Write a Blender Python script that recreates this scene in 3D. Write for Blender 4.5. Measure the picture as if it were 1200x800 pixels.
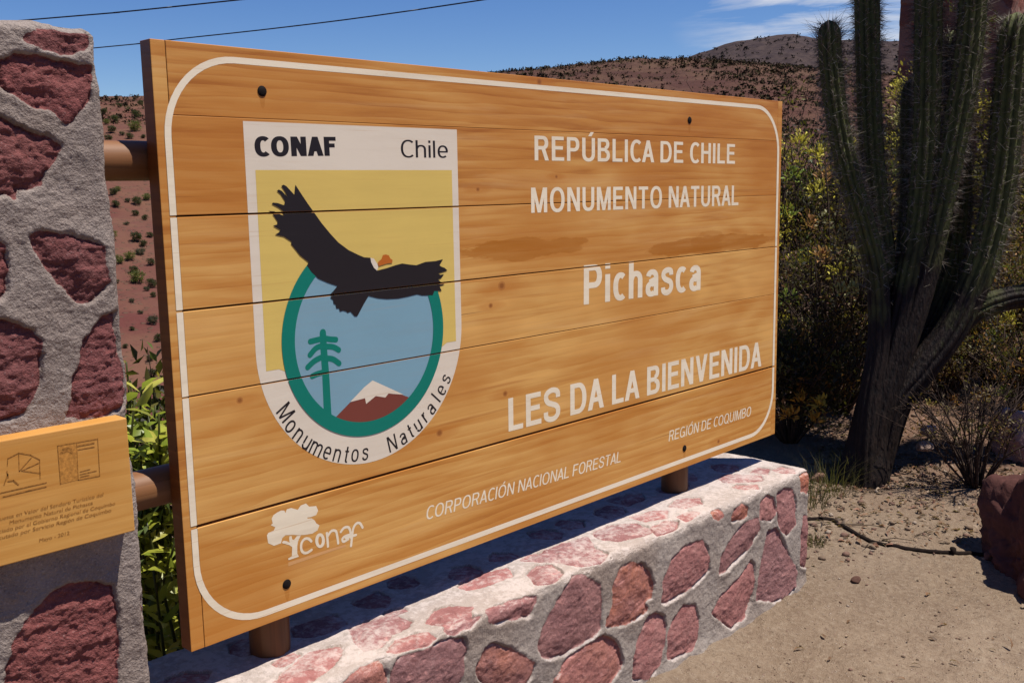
import bpy, bmesh, math, random
import numpy as np
from mathutils import Vector, Matrix
from mathutils.geometry import tessellate_polygon

for o in list(bpy.data.objects):
    bpy.data.objects.remove(o)
scene = bpy.context.scene
COL = scene.collection

# ------------------------------------------------------------------ camera
# measured from the sign board (2.41 x 1.22 m, lower left front corner at the origin, X along it, Z up)
CAM = np.array([-0.969, -1.835, 0.934])
RW = np.array([[0.68447265, -0.12100121, 0.71892691],
               [-0.72885136, -0.09123084, 0.67856659],
               [-0.01651907, -0.98845113, -0.15063691]])
FPX = 1187.48
def ray(p): return RW @ np.array([p[0]-600.0, p[1]-400.0, FPX])
def _hit(p, ax, val):
    r = ray(p); return CAM + r*((val-CAM[ax])/r[ax])
def hx(p, v): return _hit(p, 0, v)      # point of the plane X = v seen at a photo pixel
def hy(p, v): return _hit(p, 1, v)
def hz(p, v): return _hit(p, 2, v)
def hd(p, d): return CAM + ray(p)*(d/FPX)
def depth(q): return float((RW.T @ (np.array(q)-CAM))[2])

cam_data = bpy.data.cameras.new('camera')
cam_data.sensor_width = 36.0
cam_data.lens = 36.0*FPX/1200.0
cam_data.clip_start = 0.05
cam_data.clip_end = 12000
cam = bpy.data.objects.new('camera', cam_data)
M = Matrix.Identity(4)
for i in range(3):
    M[i][0] = RW[i, 0]; M[i][1] = -RW[i, 1]; M[i][2] = -RW[i, 2]; M[i][3] = CAM[i]
cam.matrix_world = M
COL.objects.link(cam)
scene.camera = cam

# ------------------------------------------------------------------ sky, sun, exposure
SUN_EL, SUN_AZ = 68.0, 33.0             # azimuth from -Y towards +X
sd = Vector((math.sin(math.radians(SUN_AZ))*math.cos(math.radians(SUN_EL)),
             -math.cos(math.radians(SUN_AZ))*math.cos(math.radians(SUN_EL)),
             math.sin(math.radians(SUN_EL))))
world = bpy.data.worlds.new('World'); scene.world = world
world.use_nodes = True
wt = world.node_tree; wt.nodes.clear()
SKY_STRENGTH = 0.075
def build_world():
    n = wt.nodes; l = wt.links
    out = n.new('ShaderNodeOutputWorld'); bg = n.new('ShaderNodeBackground')
    sky = n.new('ShaderNodeTexSky'); sky.sky_type = 'NISHITA'; sky.sun_disc = False
    sky.sun_elevation = math.radians(SUN_EL)
    sky.sun_rotation = math.atan2(sd.x, sd.y)
    sky.altitude = 1200; sky.air_density = 0.95; sky.dust_density = 0.1; sky.ozone_density = 3.0
    hs = n.new('ShaderNodeHueSaturation'); hs.inputs['Hue'].default_value = 0.514; hs.inputs['Saturation'].default_value = 1.28; hs.inputs['Value'].default_value = 1.02; l.new(sky.outputs[0], hs.inputs['Color'])
    tc = n.new('ShaderNodeTexCoord')
    # wisps of cirrus
    mp = n.new('ShaderNodeMapping'); mp.inputs['Rotation'].default_value = (0, 0.0, math.radians(-30))
    mp.inputs['Scale'].default_value = (9, 3.5, 34)
    ns = n.new('ShaderNodeTexNoise'); ns.inputs['Scale'].default_value = 1.0
    ns.inputs['Detail'].default_value = 7; ns.inputs['Roughness'].default_value = 0.58
    ns.inputs['Distortion'].default_value = 0.7
    l.new(tc.outputs['Generated'], mp.inputs['Vector']); l.new(mp.outputs[0], ns.inputs['Vector'])
    rmp = n.new('ShaderNodeMapRange'); rmp.inputs[1].default_value = 0.42; rmp.inputs[2].default_value = 0.66
    l.new(ns.outputs['Fac'], rmp.inputs[0])
    # the bank of cirrus stands in one quarter of the sky
    dt = n.new('ShaderNodeVectorMath'); dt.operation = 'DOT_PRODUCT'
    az, el = math.radians(25.5), math.radians(10.6)
    dt.inputs[1].default_value = (math.cos(az)*math.cos(el), math.sin(az)*math.cos(el), math.sin(el))
    l.new(tc.outputs['Generated'], dt.inputs[0])
    m2 = n.new('ShaderNodeMapRange'); m2.interpolation_type = 'SMOOTHSTEP'
    m2.inputs[1].default_value = math.cos(math.radians(9.5)); m2.inputs[2].default_value = math.cos(math.radians(1.5))
    l.new(dt.outputs['Value'], m2.inputs[0])
    mu = n.new('ShaderNodeMath'); mu.operation = 'MULTIPLY'
    l.new(rmp.outputs[0], mu.inputs[0]); l.new(m2.outputs[0], mu.inputs[1])
    mu2 = n.new('ShaderNodeMath'); mu2.operation = 'MULTIPLY'; mu2.inputs[1].default_value = 1.0
    l.new(mu.outputs[0], mu2.inputs[0])
    mix = n.new('ShaderNodeMix'); mix.data_type = 'RGBA'
    l.new(mu2.outputs[0], mix.inputs[0]); l.new(hs.outputs[0], mix.inputs[6])
    mix.inputs[7].default_value = (7.2, 7.4, 7.9, 1)
    l.new(mix.outputs[2], bg.inputs['Color']); bg.inputs['Strength'].default_value = SKY_STRENGTH
    l.new(bg.outputs[0], out.inputs['Surface'])
build_world()

sun_data = bpy.data.lights.new('sun', 'SUN'); sun_data.energy = 4.9
sun_data.angle = math.radians(0.53); sun_data.color = (1.0, 0.955, 0.88)
sun = bpy.data.objects.new('sun', sun_data); COL.objects.link(sun)
sun.rotation_euler = (-sd).to_track_quat('-Z', 'Y').to_euler()
sun.location = (5, -10, 20)
vs = scene.view_settings
vs.view_transform = 'Standard'; vs.look = 'None'; vs.gamma = 1.0; vs.use_curve_mapping = False
vs.exposure = 0.46

# ------------------------------------------------------------------ helpers
rng = np.random.default_rng(7)
random.seed(7)
_p = np.random.default_rng(3).permutation(256); _P = np.concatenate([_p, _p, _p])
_G = np.random.default_rng(5).normal(size=(256, 3)); _G /= np.linalg.norm(_G, axis=1)[:, None]
def perlin(x, y, z):
    x, y, z = np.broadcast_arrays(np.asarray(x, float), np.asarray(y, float), np.asarray(z, float))
    xi, yi, zi = np.floor(x).astype(int), np.floor(y).astype(int), np.floor(z).astype(int)
    xf, yf, zf = x-xi, y-yi, z-zi
    u, v, w = [t*t*t*(t*(t*6-15)+10) for t in (xf, yf, zf)]
    def g(i, j, k):
        h = _P[_P[_P[(xi+i) & 255]+((yi+j) & 255)]+((zi+k) & 255)]
        gr = _G[h]
        return gr[..., 0]*(xf-i)+gr[..., 1]*(yf-j)+gr[..., 2]*(zf-k)
    def lp(a, b, t): return a+(b-a)*t
    return lp(lp(lp(g(0,0,0), g(1,0,0), u), lp(g(0,1,0), g(1,1,0), u), v),
              lp(lp(g(0,0,1), g(1,0,1), u), lp(g(0,1,1), g(1,1,1), u), v), w)
def fbm(x, y, z, o=4, gain=0.5):
    s = 0; a = 1.0; f = 1.0
    for i in range(o):
        s = s+a*perlin(np.asarray(x)*f+i*17.3, np.asarray(y)*f+i*5.1, np.asarray(z)*f+i*9.7); a *= gain; f *= 2.03
    return s
def sstep(a, b, x):
    t = np.clip((np.asarray(x, float)-a)/(b-a), 0, 1); return t*t*(3-2*t)

def mesh_np(name, V, F, smooth=False, col=None):
    """V (n,3); F list of (m,k) index arrays."""
    me = bpy.data.meshes.new(name)
    V = np.asarray(V, np.float32)
    if not isinstance(F, (list, tuple)): F = [F]
    F = [np.asarray(f, np.int32) for f in F if len(f)]
    me.vertices.add(len(V)); me.vertices.foreach_set('co', V.ravel())
    nl = sum(f.size for f in F); npoly = sum(len(f) for f in F)
    me.loops.add(nl); me.polygons.add(npoly)
    me.loops.foreach_set('vertex_index', np.concatenate([f.ravel() for f in F]))
    st = []; tot = []; off = 0
    for f in F:
        k = f.shape[1]; st.append(off+np.arange(len(f))*k); tot.append(np.full(len(f), k)); off += f.size
    me.polygons.foreach_set('loop_start', np.concatenate(st).astype(np.int32))
    me.polygons.foreach_set('loop_total', np.concatenate(tot).astype(np.int32))
    if smooth: me.polygons.foreach_set('use_smooth', np.ones(npoly, bool))
    me.update(calc_edges=True); me.validate()
    if col is not None:
        a = me.attributes.new('tint', 'FLOAT_COLOR', 'POINT')
        c = np.ones((len(V), 4), np.float32); c[:, :col.shape[1]] = col
        a.data.foreach_set('color', c.ravel())
    return me

def origin_of(o):
    p = Vector((0, 0, 0))
    while o is not None:
        p += o.location; o = o.parent
    return p
def obj(name, me, m, parent=None, loc=None):
    """Mesh data in world coordinates becomes one object under its parent (or with its origin at loc)."""
    o = bpy.data.objects.new(name, me); COL.objects.link(o)
    if m is not None:
        me.materials.clear(); me.materials.append(m)
    if parent is not None:
        o.parent = parent; off = origin_of(parent)
    else:
        off = Vector(loc) if loc is not None else Vector((0, 0, 0)); o.location = off
    if off.length > 0: me.transform(Matrix.Translation(-off))
    return o
def tag(o, label=None, cat=None, group=None, kind=None):
    if label: o['label'] = label
    if cat: o['category'] = cat
    if group: o['group'] = group
    if kind: o['kind'] = kind
    return o
def thing(name, loc, label, cat, group=None):
    o = bpy.data.objects.new(name, None); COL.objects.link(o)
    o.location = loc; o.empty_display_size = 0.1
    return tag(o, label, cat, group)

class Geo:
    """Collects tubes, leaves and blobs as arrays."""
    def __init__(s): s.V = []; s.Q = []; s.T = []; s.C = []; s.n = 0
    def add(s, V, Q=None, T=None, C=None):
        V = np.asarray(V, float)
        if Q is not None and len(Q): s.Q.append(np.asarray(Q)+s.n)
        if T is not None and len(T): s.T.append(np.asarray(T)+s.n)
        s.V.append(V); s.C.append(np.zeros((len(V), 3)) if C is None else np.broadcast_to(np.asarray(C, float), (len(V), 3)))
        s.n += len(V)
    def mesh(s, name, smooth=False):
        F = []
        if s.Q: F.append(np.concatenate(s.Q))
        if s.T: F.append(np.concatenate(s.T))
        return mesh_np(name, np.concatenate(s.V), F, smooth, np.concatenate(s.C))
def frame_of(pts):
    pts = np.asarray(pts, float); t = np.gradient(pts, axis=0); t /= np.linalg.norm(t, axis=1)[:, None]+1e-9
    a = np.array([0.31, 0.2, 0.93]) if abs(t[0][2]) < 0.8 else np.array([1.0, 0.1, 0.05])
    N = []; n = a-t[0]*(a@t[0]); n /= np.linalg.norm(n)
    for k in range(len(pts)):
        n = n-t[k]*(n@t[k]); n /= np.linalg.norm(n)+1e-9; N.append(n)
    N = np.array(N); return t, N, np.cross(t, N)
def tube(g, pts, rad, k=6, C=None, cap=True):
    pts = np.asarray(pts, float); rad = np.broadcast_to(np.asarray(rad, float), (len(pts),))
    t, N, B = frame_of(pts); a = np.arange(k)*2*math.pi/k
    V = (pts[:, None, :]+rad[:, None, None]*(np.cos(a)[None, :, None]*N[:, None, :]+np.sin(a)[None, :, None]*B[:, None, :])).reshape(-1, 3)
    Q = []
    for i in range(len(pts)-1):
        for j in range(k):
            Q.append([i*k+j, i*k+(j+1) % k, (i+1)*k+(j+1) % k, (i+1)*k+j])
    T = []
    if cap:
        V = np.vstack([V, pts[0], pts[-1]]); c0, c1 = len(V)-2, len(V)-1
        for j in range(k):
            T.append([c0, (j+1) % k, j]); T.append([c1, (len(pts)-1)*k+j, (len(pts)-1)*k+(j+1) % k])
    g.add(V, Q, T, C)
def leaves(g, P, D, U, L, Wd, C, fold=0.25, curl=0.15, ovate=False):
    """n leaves: base P, direction D, face normal U, length L, width Wd, colour C (arrays)."""
    n = len(P)
    if n == 0: return
    D = D/(np.linalg.norm(D, axis=1)[:, None]+1e-9)
    S = np.cross(D, U); S /= np.linalg.norm(S, axis=1)[:, None]+1e-9
    U = np.cross(S, D)
    L = np.broadcast_to(L, (n,))[:, None]; Wd = np.broadcast_to(Wd, (n,))[:, None]
    m1, m2 = (0.35, 0.75) if not ovate else (0.45, 0.8)
    v0 = P
    a = P+D*L*m1+U*L*curl*0.3; b = P+D*L*m2-U*L*curl*0.1
    v1 = a+S*Wd*0.5+U*Wd*fold; v2 = a; v3 = a-S*Wd*0.5+U*Wd*fold
    v4 = b+S*Wd*0.33+U*Wd*fold*.7; v5 = b; v6 = b-S*Wd*0.33+U*Wd*fold*.7
    v7 = P+D*L-U*L*curl
    V = np.stack([v0, v1, v2, v3, v4, v5, v6, v7], 1).reshape(-1, 3)
    i0 = np.arange(n)[:, None]*8
    T = np.concatenate([i0+[0, 2, 1], i0+[0, 3, 2], i0+[4, 5, 7], i0+[5, 6, 7]])
    Q = np.concatenate([i0+[1, 2, 5, 4], i0+[2, 3, 6, 5]])
    g.add(V, Q, T, np.repeat(C, 8, axis=0))
def smallleaves(g, P, D, U, L, Wd, C):
    """rhombic leaflets, two triangles each"""
    n = len(P)
    if n == 0: return
    D = D/(np.linalg.norm(D, axis=1)[:, None]+1e-9)
    S = np.cross(D, U); S /= np.linalg.norm(S, axis=1)[:, None]+1e-9
    U = np.cross(S, D)
    L = np.broadcast_to(L, (n,))[:, None]; Wd = np.broadcast_to(Wd, (n,))[:, None]
    V = np.stack([P, P+D*L*.45+S*Wd*.5+U*Wd*.2, P+D*L, P+D*L*.45-S*Wd*.5+U*Wd*.2], 1).reshape(-1, 3)
    i0 = np.arange(n)[:, None]*4
    g.add(V, None, np.concatenate([i0+[0, 1, 2], i0+[0, 2, 3]]), np.repeat(C, 4, axis=0))
def rand_dirs(n, r=rng):
    d = r.normal(size=(n, 3)); return d/np.linalg.norm(d, axis=1)[:, None]

# ------------------------------------------------------------------ materials
class NT:
    def __init__(s, name):
        s.m = bpy.data.materials.new(name); s.m.use_nodes = True
        s.t = s.m.node_tree; s.t.nodes.clear()
        s.out = s.t.nodes.new('ShaderNodeOutputMaterial')
        s.b = s.t.nodes.new('ShaderNodeBsdfPrincipled')
        s.t.links.new(s.b.outputs[0], s.out.inputs[0])
    def n(s, ty, **kw):
        nd = s.t.nodes.new(ty)
        for k, v in kw.items(): setattr(nd, k, v)
        return nd
    def set(s, sock, v):
        if hasattr(v, 'links') or isinstance(v, bpy.types.NodeSocket): s.t.links.new(v, sock)
        elif isinstance(v, (tuple, list)) and len(v) == 3 and sock.type == 'RGBA': sock.default_value = (*v, 1)
        else: sock.default_value = v
    swap = False
    def coord(s, scale=(1, 1, 1), rot=(0, 0, 0), loc=(0, 0, 0), kind='Object'):
        tc = s.n('ShaderNodeTexCoord'); mp = s.n('ShaderNodeMapping')
        if s.swap:                                     # grain that runs upright
            m0 = s.n('ShaderNodeMapping'); m0.inputs['Rotation'].default_value = (0, math.pi/2, 0)
            mp.inputs['Scale'].default_value = scale; mp.inputs['Location'].default_value = loc
            s.t.links.new(tc.outputs[kind], m0.inputs[0]); s.t.links.new(m0.outputs[0], mp.inputs[0]); return mp.outputs[0]
        mp.inputs['Scale'].default_value = scale; mp.inputs['Rotation'].default_value = rot; mp.inputs['Location'].default_value = loc
        s.t.links.new(tc.outputs[kind], mp.inputs[0]); return mp.outputs[0]
    def noise(s, vec, scale=1, detail=4, rough=0.5, dist=0.0, out='Fac', dim='3D', w=None):
        nd = s.n('ShaderNodeTexNoise'); nd.noise_dimensions = dim
        s.t.links.new(vec, nd.inputs['Vector']); nd.inputs['Scale'].default_value = scale
        nd.inputs['Detail'].default_value = detail; nd.inputs['Roughness'].default_value = rough
        nd.inputs['Distortion'].default_value = dist
        if w is not None: s.set(nd.inputs['W'], w)
        return nd.outputs[out]
    def voro(s, vec, scale, feature='F1', out='Distance', rnd=1.0):
        nd = s.n('ShaderNodeTexVoronoi'); nd.feature = feature
        s.t.links.new(vec, nd.inputs['Vector']); nd.inputs['Scale'].default_value = scale; nd.inputs['Randomness'].default_value = rnd
        return nd.outputs[out]
    def math(s, op, a, b=0.0, clamp=False):
        nd = s.n('ShaderNodeMath'); nd.operation = op; nd.use_clamp = clamp
        s.set(nd.inputs[0], a); s.set(nd.inputs[1], b); return nd.outputs[0]
    def rng(s, v, a, b, c=0.0, d=1.0, smooth=False):
        nd = s.n('ShaderNodeMapRange')
        if smooth: nd.interpolation_type = 'SMOOTHSTEP'
        s.set(nd.inputs[0], v)
        for i, q in enumerate((a, b, c, d)): nd.inputs[i+1].default_value = q
        return nd.outputs[0]
    def mix(s, f, a, b, mode='MIX'):
        nd = s.n('ShaderNodeMix'); nd.data_type = 'RGBA'; nd.blend_type = mode
        s.set(nd.inputs[0], f); s.set(nd.inputs[6], a); s.set(nd.inputs[7], b); return nd.outputs[2]
    def ramp(s, v, stops):
        nd = s.n('ShaderNodeValToRGB'); cr = nd.color_ramp
        while len(cr.elements) < len(stops): cr.elements.new(0.5)
        for e, (p, c) in zip(cr.elements, stops): e.position = p; e.color = (*c, 1)
        s.set(nd.inputs[0], v); return nd.outputs[0]
    def attr(s, name, out='Color'):
        nd = s.n('ShaderNodeAttribute'); nd.attribute_name = name; return nd.outputs[out]
    def sep(s, v):
        nd = s.n('ShaderNodeSeparateXYZ'); s.t.links.new(v, nd.inputs[0]); return nd.outputs
    def bump(s, h, strength=0.3, dist=0.01):
        nd = s.n('ShaderNodeBump'); nd.inputs['Strength'].default_value = strength; nd.inputs['Distance'].default_value = dist
        s.set(nd.inputs['Height'], h); s.t.links.new(nd.outputs[0], s.b.inputs['Normal']); return nd
    def fin(s, color=None, rough=0.8, spec=0.3):
        if color is not None: s.set(s.b.inputs['Base Color'], color)
        s.set(s.b.inputs['Roughness'], rough); s.b.inputs['Specular IOR Level'].default_value = spec
        return s.m

def wood_mat(name, light, mid, dark, patches=(), knots=(), rough=0.42, streak=1.0, upright=False):
    s = NT(name); s.swap = upright
    tone = s.sep(s.attr('tint'))                       # x: plank seed, y: plank tone
    w = s.math('MULTIPLY', tone[0], 37.0)
    big = s.noise(s.coord((1.1, 1, 7.5)), 1.0, 3, 0.55, 1.4, dim='4D', w=w)
    rings = s.n('ShaderNodeTexWave', wave_type='BANDS', bands_direction='Z', wave_profile='SAW')
    s.set(rings.inputs['Vector'], s.coord((0.35, 1, 3.2)))
    rings.inputs['Scale'].default_value = 4.0; rings.inputs['Distortion'].default_value = 9.0
    rings.inputs['Detail'].default_value = 3; rings.inputs['Detail Scale'].default_value = 0.9
    s.set(rings.inputs['Phase Offset'], w)
    cth = s.noise(s.coord((0.42, 1, 3.0), loc=(2, 3, 7)), 1.0, 1.2, 0.4, 0.5, dim='4D', w=w)
    contour = s.math('SINE', s.math('MULTIPLY', cth, 120.0))       # plain-sawn figure
    mid_n = s.noise(s.coord((2.2, 1, 30)), 1.0, 5, 0.62, 0.8, dim='4D', w=w)
    fine = s.noise(s.coord((9, 9, 240)), 1.0, 3, 0.6)
    v = s.math('ADD', s.math('MULTIPLY', big, 0.75), s.math('MULTIPLY', mid_n, 0.45))
    v = s.math('ADD', v, s.math('MULTIPLY', rings.outputs['Fac'], 0.16*streak))
    v = s.math('ADD', v, s.math('MULTIPLY', fine, 0.12))
    v = s.math('ADD', v, s.math('MULTIPLY', contour, 0.045*streak))
    v = s.math('ADD', v, tone[1])
    col = s.ramp(s.rng(v, 0.42, 1.02), [(0.0, dark), (0.33, mid), (0.72, light), (1.0, tuple(min(1, c*1.12) for c in light))])
    # dark resin streaks and fine checks
    rs = s.noise(s.coord((1.3, 1, 46), loc=(7, 2, 1)), 1.0, 4, 0.55, 0.5, dim='4D', w=w)
    col = s.mix(s.rng(rs, .60, .74, 0, .55), col, (dark[0]*.9, dark[1]*.75, dark[2]*.6))
    pale = s.noise(s.coord((0.9, 1, 15), loc=(1, 2, 9)), 1.0, 4, 0.6, 1.0, dim='4D', w=w)
    col = s.mix(s.rng(pale, .56, .74, 0, .55), col, (min(1, light[0]*1.08), light[1]*1.2, light[2]*1.65))
    ck = s.noise(s.coord((0.8, 1, 120), loc=(4, 2, 3)), 1.0, 2, 0.4, 0.2, dim='4D', w=w)
    col = s.mix(s.rng(ck, .735, .76, 0, .6), col, (0.09, 0.03, 0.012))
    blotch = s.noise(s.coord((1.6, 1, 2.6), loc=(3, 1, 5)), 1.3, 3, 0.5)
    col = s.mix(s.rng(blotch, 0.42, 0.66, 0, 0.6), col, (mid[0]*.88, mid[1]*.74, mid[2]*.50))
    xyz = s.sep(s.coord())
    wob = s.noise(s.coord((7, 1, 26)), 1.0, 4, 0.6)
    for (cx, cz, rx, rz, k) in patches:                # heartwood streaks
        dx = s.math('DIVIDE', s.math('SUBTRACT', xyz[0], cx), rx)
        dz = s.math('DIVIDE', s.math('SUBTRACT', xyz[2], cz), rz)
        d = s.math('ADD', s.math('MULTIPLY', dx, dx), s.math('MULTIPLY', dz, dz))
        d = s.math('ADD', d, s.math('MULTIPLY', s.math('SUBTRACT', wob, 0.5), 2.6))
        col = s.mix(s.math('MULTIPLY', s.rng(d, 0.80, 1.02, k, 0.0), s.rng(mid_n, .30, .62, 1.0, .55)), col, (dark[0]*1.05, dark[1]*1.05, dark[2]*.55))
    swirl = s.noise(s.coord((18, 1, 60)), 1.0, 3, 0.6)
    for (cx, cz, r) in knots:
        dx = s.math('DIVIDE', s.math('SUBTRACT', xyz[0], cx), r*1.15)
        dz = s.math('DIVIDE', s.math('SUBTRACT', xyz[2], cz), r)
        d = s.math('ADD', s.math('MULTIPLY', dx, dx), s.math('MULTIPLY', dz, dz))
        d = s.math('ADD', d, s.math('MULTIPLY', s.math('SUBTRACT', wob, 0.5), 0.9))
        col = s.mix(s.rng(d, 0.85, 1.15, 0.55, 0.0), col, (0.24, 0.085, 0.028))
        col = s.mix(s.rng(d, 0.15, 0.5, 0.85, 0.0), col, (0.11, 0.034, 0.012))
        dl = s.math('ADD', s.math('MULTIPLY', s.math('MULTIPLY', dx, dx), .09), s.math('MULTIPLY', dz, dz))
        dl = s.math('ADD', dl, s.math('MULTIPLY', s.math('SUBTRACT', swirl, .5), 6.0))
        col = s.mix(s.rng(dl, 1.0, 6.0, 0.42, 0.0), col, (mid[0]*.85, mid[1]*.66, mid[2]*.42))
    s.bump(s.math('ADD', fine, mid_n), 0.10, 0.002)
    return s.fin(col, s.rng(mid_n, .3, .7, rough-.06, rough+.1), 0.35)

def paint_mat(name, c, wear=0.25, rough=0.5, under=(0.55, 0.27, 0.08)):
    s = NT(name)
    g = s.noise(s.coord((3, 1, 34)), 1.0, 5, 0.6, 0.4)
    b = s.noise(s.coord((5, 1, 7)), 1.0, 4, 0.6)
    f = s.noise(s.coord((60, 60, 240)), 1.0, 3, 0.65)
    col = s.mix(s.rng(b, .35, .7, 0, .30), c, tuple(x*.84 for x in c))
    col = s.mix(s.rng(g, .46, .74, 0, .55*wear*2), col, tuple(x*.66+u*.14 for x, u in zip(c, under)))
    sc_ = s.noise(s.coord((2.5, 1, 150), loc=(2, 0, 4)), 1.0, 3, .6)
    col = s.mix(s.rng(sc_, .62, .72, 0, min(1, wear*1.6)), col, tuple(x*.5+u*.4 for x, u in zip(c, under)))
    col = s.mix(s.math('MULTIPLY', s.rng(f, .66, .74, 0, wear), s.rng(g, .45, .6)), col, under)
    s.bump(s.math('ADD', f, g), 0.12, 0.001)
    return s.fin(col, rough, 0.3)

def plain_mat(name, c, rough=0.7, spec=0.3, var=0.25, sc=30.0, bump=0.0):
    s = NT(name)
    v = s.noise(s.coord(), sc, 4, 0.6)
    col = s.mix(s.rng(v, .3, .7), tuple(x*(1-var) for x in c), tuple(min(1, x*(1+var)) for x in c))
    if bump: s.bump(v, bump, 0.004)
    return s.fin(col, rough, spec)

def rubble_mat(name, stone_a, stone_b, mortar_a, mortar_b, stone_orange=(0.36, 0.12, 0.06), dust=0.35, bleach=0.0, bump=.75):
    s = NT(name)
    a = s.sep(s.attr('tint'))                          # x stone mask, y stone tint, z orange / dust on top
    n1 = s.noise(s.coord(), 9, 5, 0.6, 0.3); n2 = s.noise(s.coord(), 55, 5, 0.65); n3 = s.noise(s.coord(), 260, 3, 0.6)
    n4 = s.noise(s.coord(loc=(3, 8, 2)), 3.2, 4, 0.55)
    st = s.mix(s.rng(s.math('ADD', s.math('MULTIPLY', n1, .6), s.math('MULTIPLY', n2, .5)), .38, .72), stone_a, stone_b)
    st = s.mix(a[1], st, s.mix(n1, (stone_a[0]*.62, stone_a[1]*.66, stone_a[2]*.72), (stone_b[0]*.78, stone_b[1]*.92, stone_b[2]*1.0)))
    st = s.mix(s.math('MULTIPLY', a[2], s.rng(n1, .35, .65, .2, .95)), st, stone_orange)
    st = s.mix(s.rng(n2, .58, .75, 0, dust), st, (0.42, 0.27, 0.24))
    st = s.mix(s.rng(n3, .60, .72, 0, .30), st, (0.45, 0.33, 0.30))
    st = s.mix(s.rng(n3, .30, .40, .45, 0), st, tuple(x*.45 for x in stone_a))
    mo = s.mix(s.rng(n4, .35, .68), mortar_a, mortar_b)
    n5 = s.noise(s.coord(loc=(9, 4, 6)), 1.7, 5, .62, .6)
    mo = s.mix(s.rng(n5, .48, .68, 0, .6), mo, (mortar_a[0]*.80, mortar_a[1]*.70, mortar_a[2]*.62))
    mo = s.mix(s.rng(n5, .28, .42, .5, 0), mo, tuple(min(1, x*1.2) for x in mortar_b))
    mo = s.mix(s.rng(n2, .52, .75, 0, .45), mo, tuple(x*.62 for x in mortar_a))
    mo = s.mix(s.rng(n3, .56, .70, 0, .5), mo, tuple(min(1, x*1.35) for x in mortar_b))
    mo = s.mix(s.rng(n3, .28, .42, .6, 0), mo, tuple(x*.42 for x in mortar_a))
    vein = s.noise(s.coord((1, 1, 3)), 14, 5, .7, 2.0)
    st = s.mix(s.rng(vein, .56, .66, 0, .5), st, tuple(min(1, x*1.55) for x in stone_b))
    st = s.mix(s.rng(vein, .36, .44, .55, 0), st, tuple(x*.55 for x in stone_a))
    edge = s.rng(s.math('ADD', a[0], s.math('MULTIPLY', s.math('SUBTRACT', n2, .5), .7)), .38, .62)
    col = s.mix(edge, mo, st)
    if bleach:                                         # lime dust lies on what faces up
        ge = s.n('ShaderNodeNewGeometry'); up = s.rng(s.sep(ge.outputs['True Normal'])[2], .45, .9)
        ds = s.math('ADD', s.math('MULTIPLY', s.rng(s.math('ADD', s.math('MULTIPLY', n2, .6), s.math('MULTIPLY', n1, .45)), .48, .62), .75), s.math('MULTIPLY', s.math('SUBTRACT', 1.0, edge), .45))
        col = s.mix(s.math('MULTIPLY', s.math('MULTIPLY', up, ds, True), bleach), col, (0.50, 0.42, 0.375))
    h = s.math('ADD', s.math('MULTIPLY', n2, 1.0), s.math('MULTIPLY', n3, .45))
    s.bump(h, bump, 0.010)
    return s.fin(col, 0.92, 0.18)

def foliage_mat(name, transl=0.35, rough=0.5, spec=0.3):
    s = NT(name)
    c = s.attr('tint')
    v = s.noise(s.coord(), 40, 2, 0.5)
    col = s.mix(s.rng(v, .35, .65, 0, .5), c, s.mix(0.5, c, (0, 0, 0), 'MIX'))
    s.fin(col, rough, spec)
    tr = s.n('ShaderNodeBsdfTranslucent'); s.set(tr.inputs['Color'], s.mix(0.35, c, (0.30, 0.30, 0.03)))
    mx = s.n('ShaderNodeMixShader'); mx.inputs[0].default_value = transl
    s.t.links.new(s.b.outputs[0], mx.inputs[1]); s.t.links.new(tr.outputs[0], mx.inputs[2])
    s.t.links.new(mx.outputs[0], s.out.inputs[0])
    return s.m
def tint_mat(name, rough=0.85, spec=0.2, sc=60, bump=0.3, dist=0.004):
    s = NT(name); c = s.attr('tint'); v = s.noise(s.coord(), sc, 4, 0.6)
    col = s.mix(s.rng(v, .3, .7, .55, 0), c, s.mix(.6, c, (0, 0, 0)))
    s.bump(v, bump, dist)
    return s.fin(col, rough, spec)

M_bark = plain_mat('dry_twig_bark', (0.045, 0.030, 0.023), 0.9, 0.1, 0.45, 60, 0.3)
M_leaf = foliage_mat('shrub_leaves', 0.32, 0.55, 0.25)
M_gloss = foliage_mat('glossy_leaves', 0.50, 0.36, 0.4)
M_scrub = tint_mat('dry_scrub', 0.95, 0.05, 2.0, 0.0)
M_rock = tint_mat('field_stone', 0.9, 0.15, 35, 0.5, 0.01)

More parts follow.
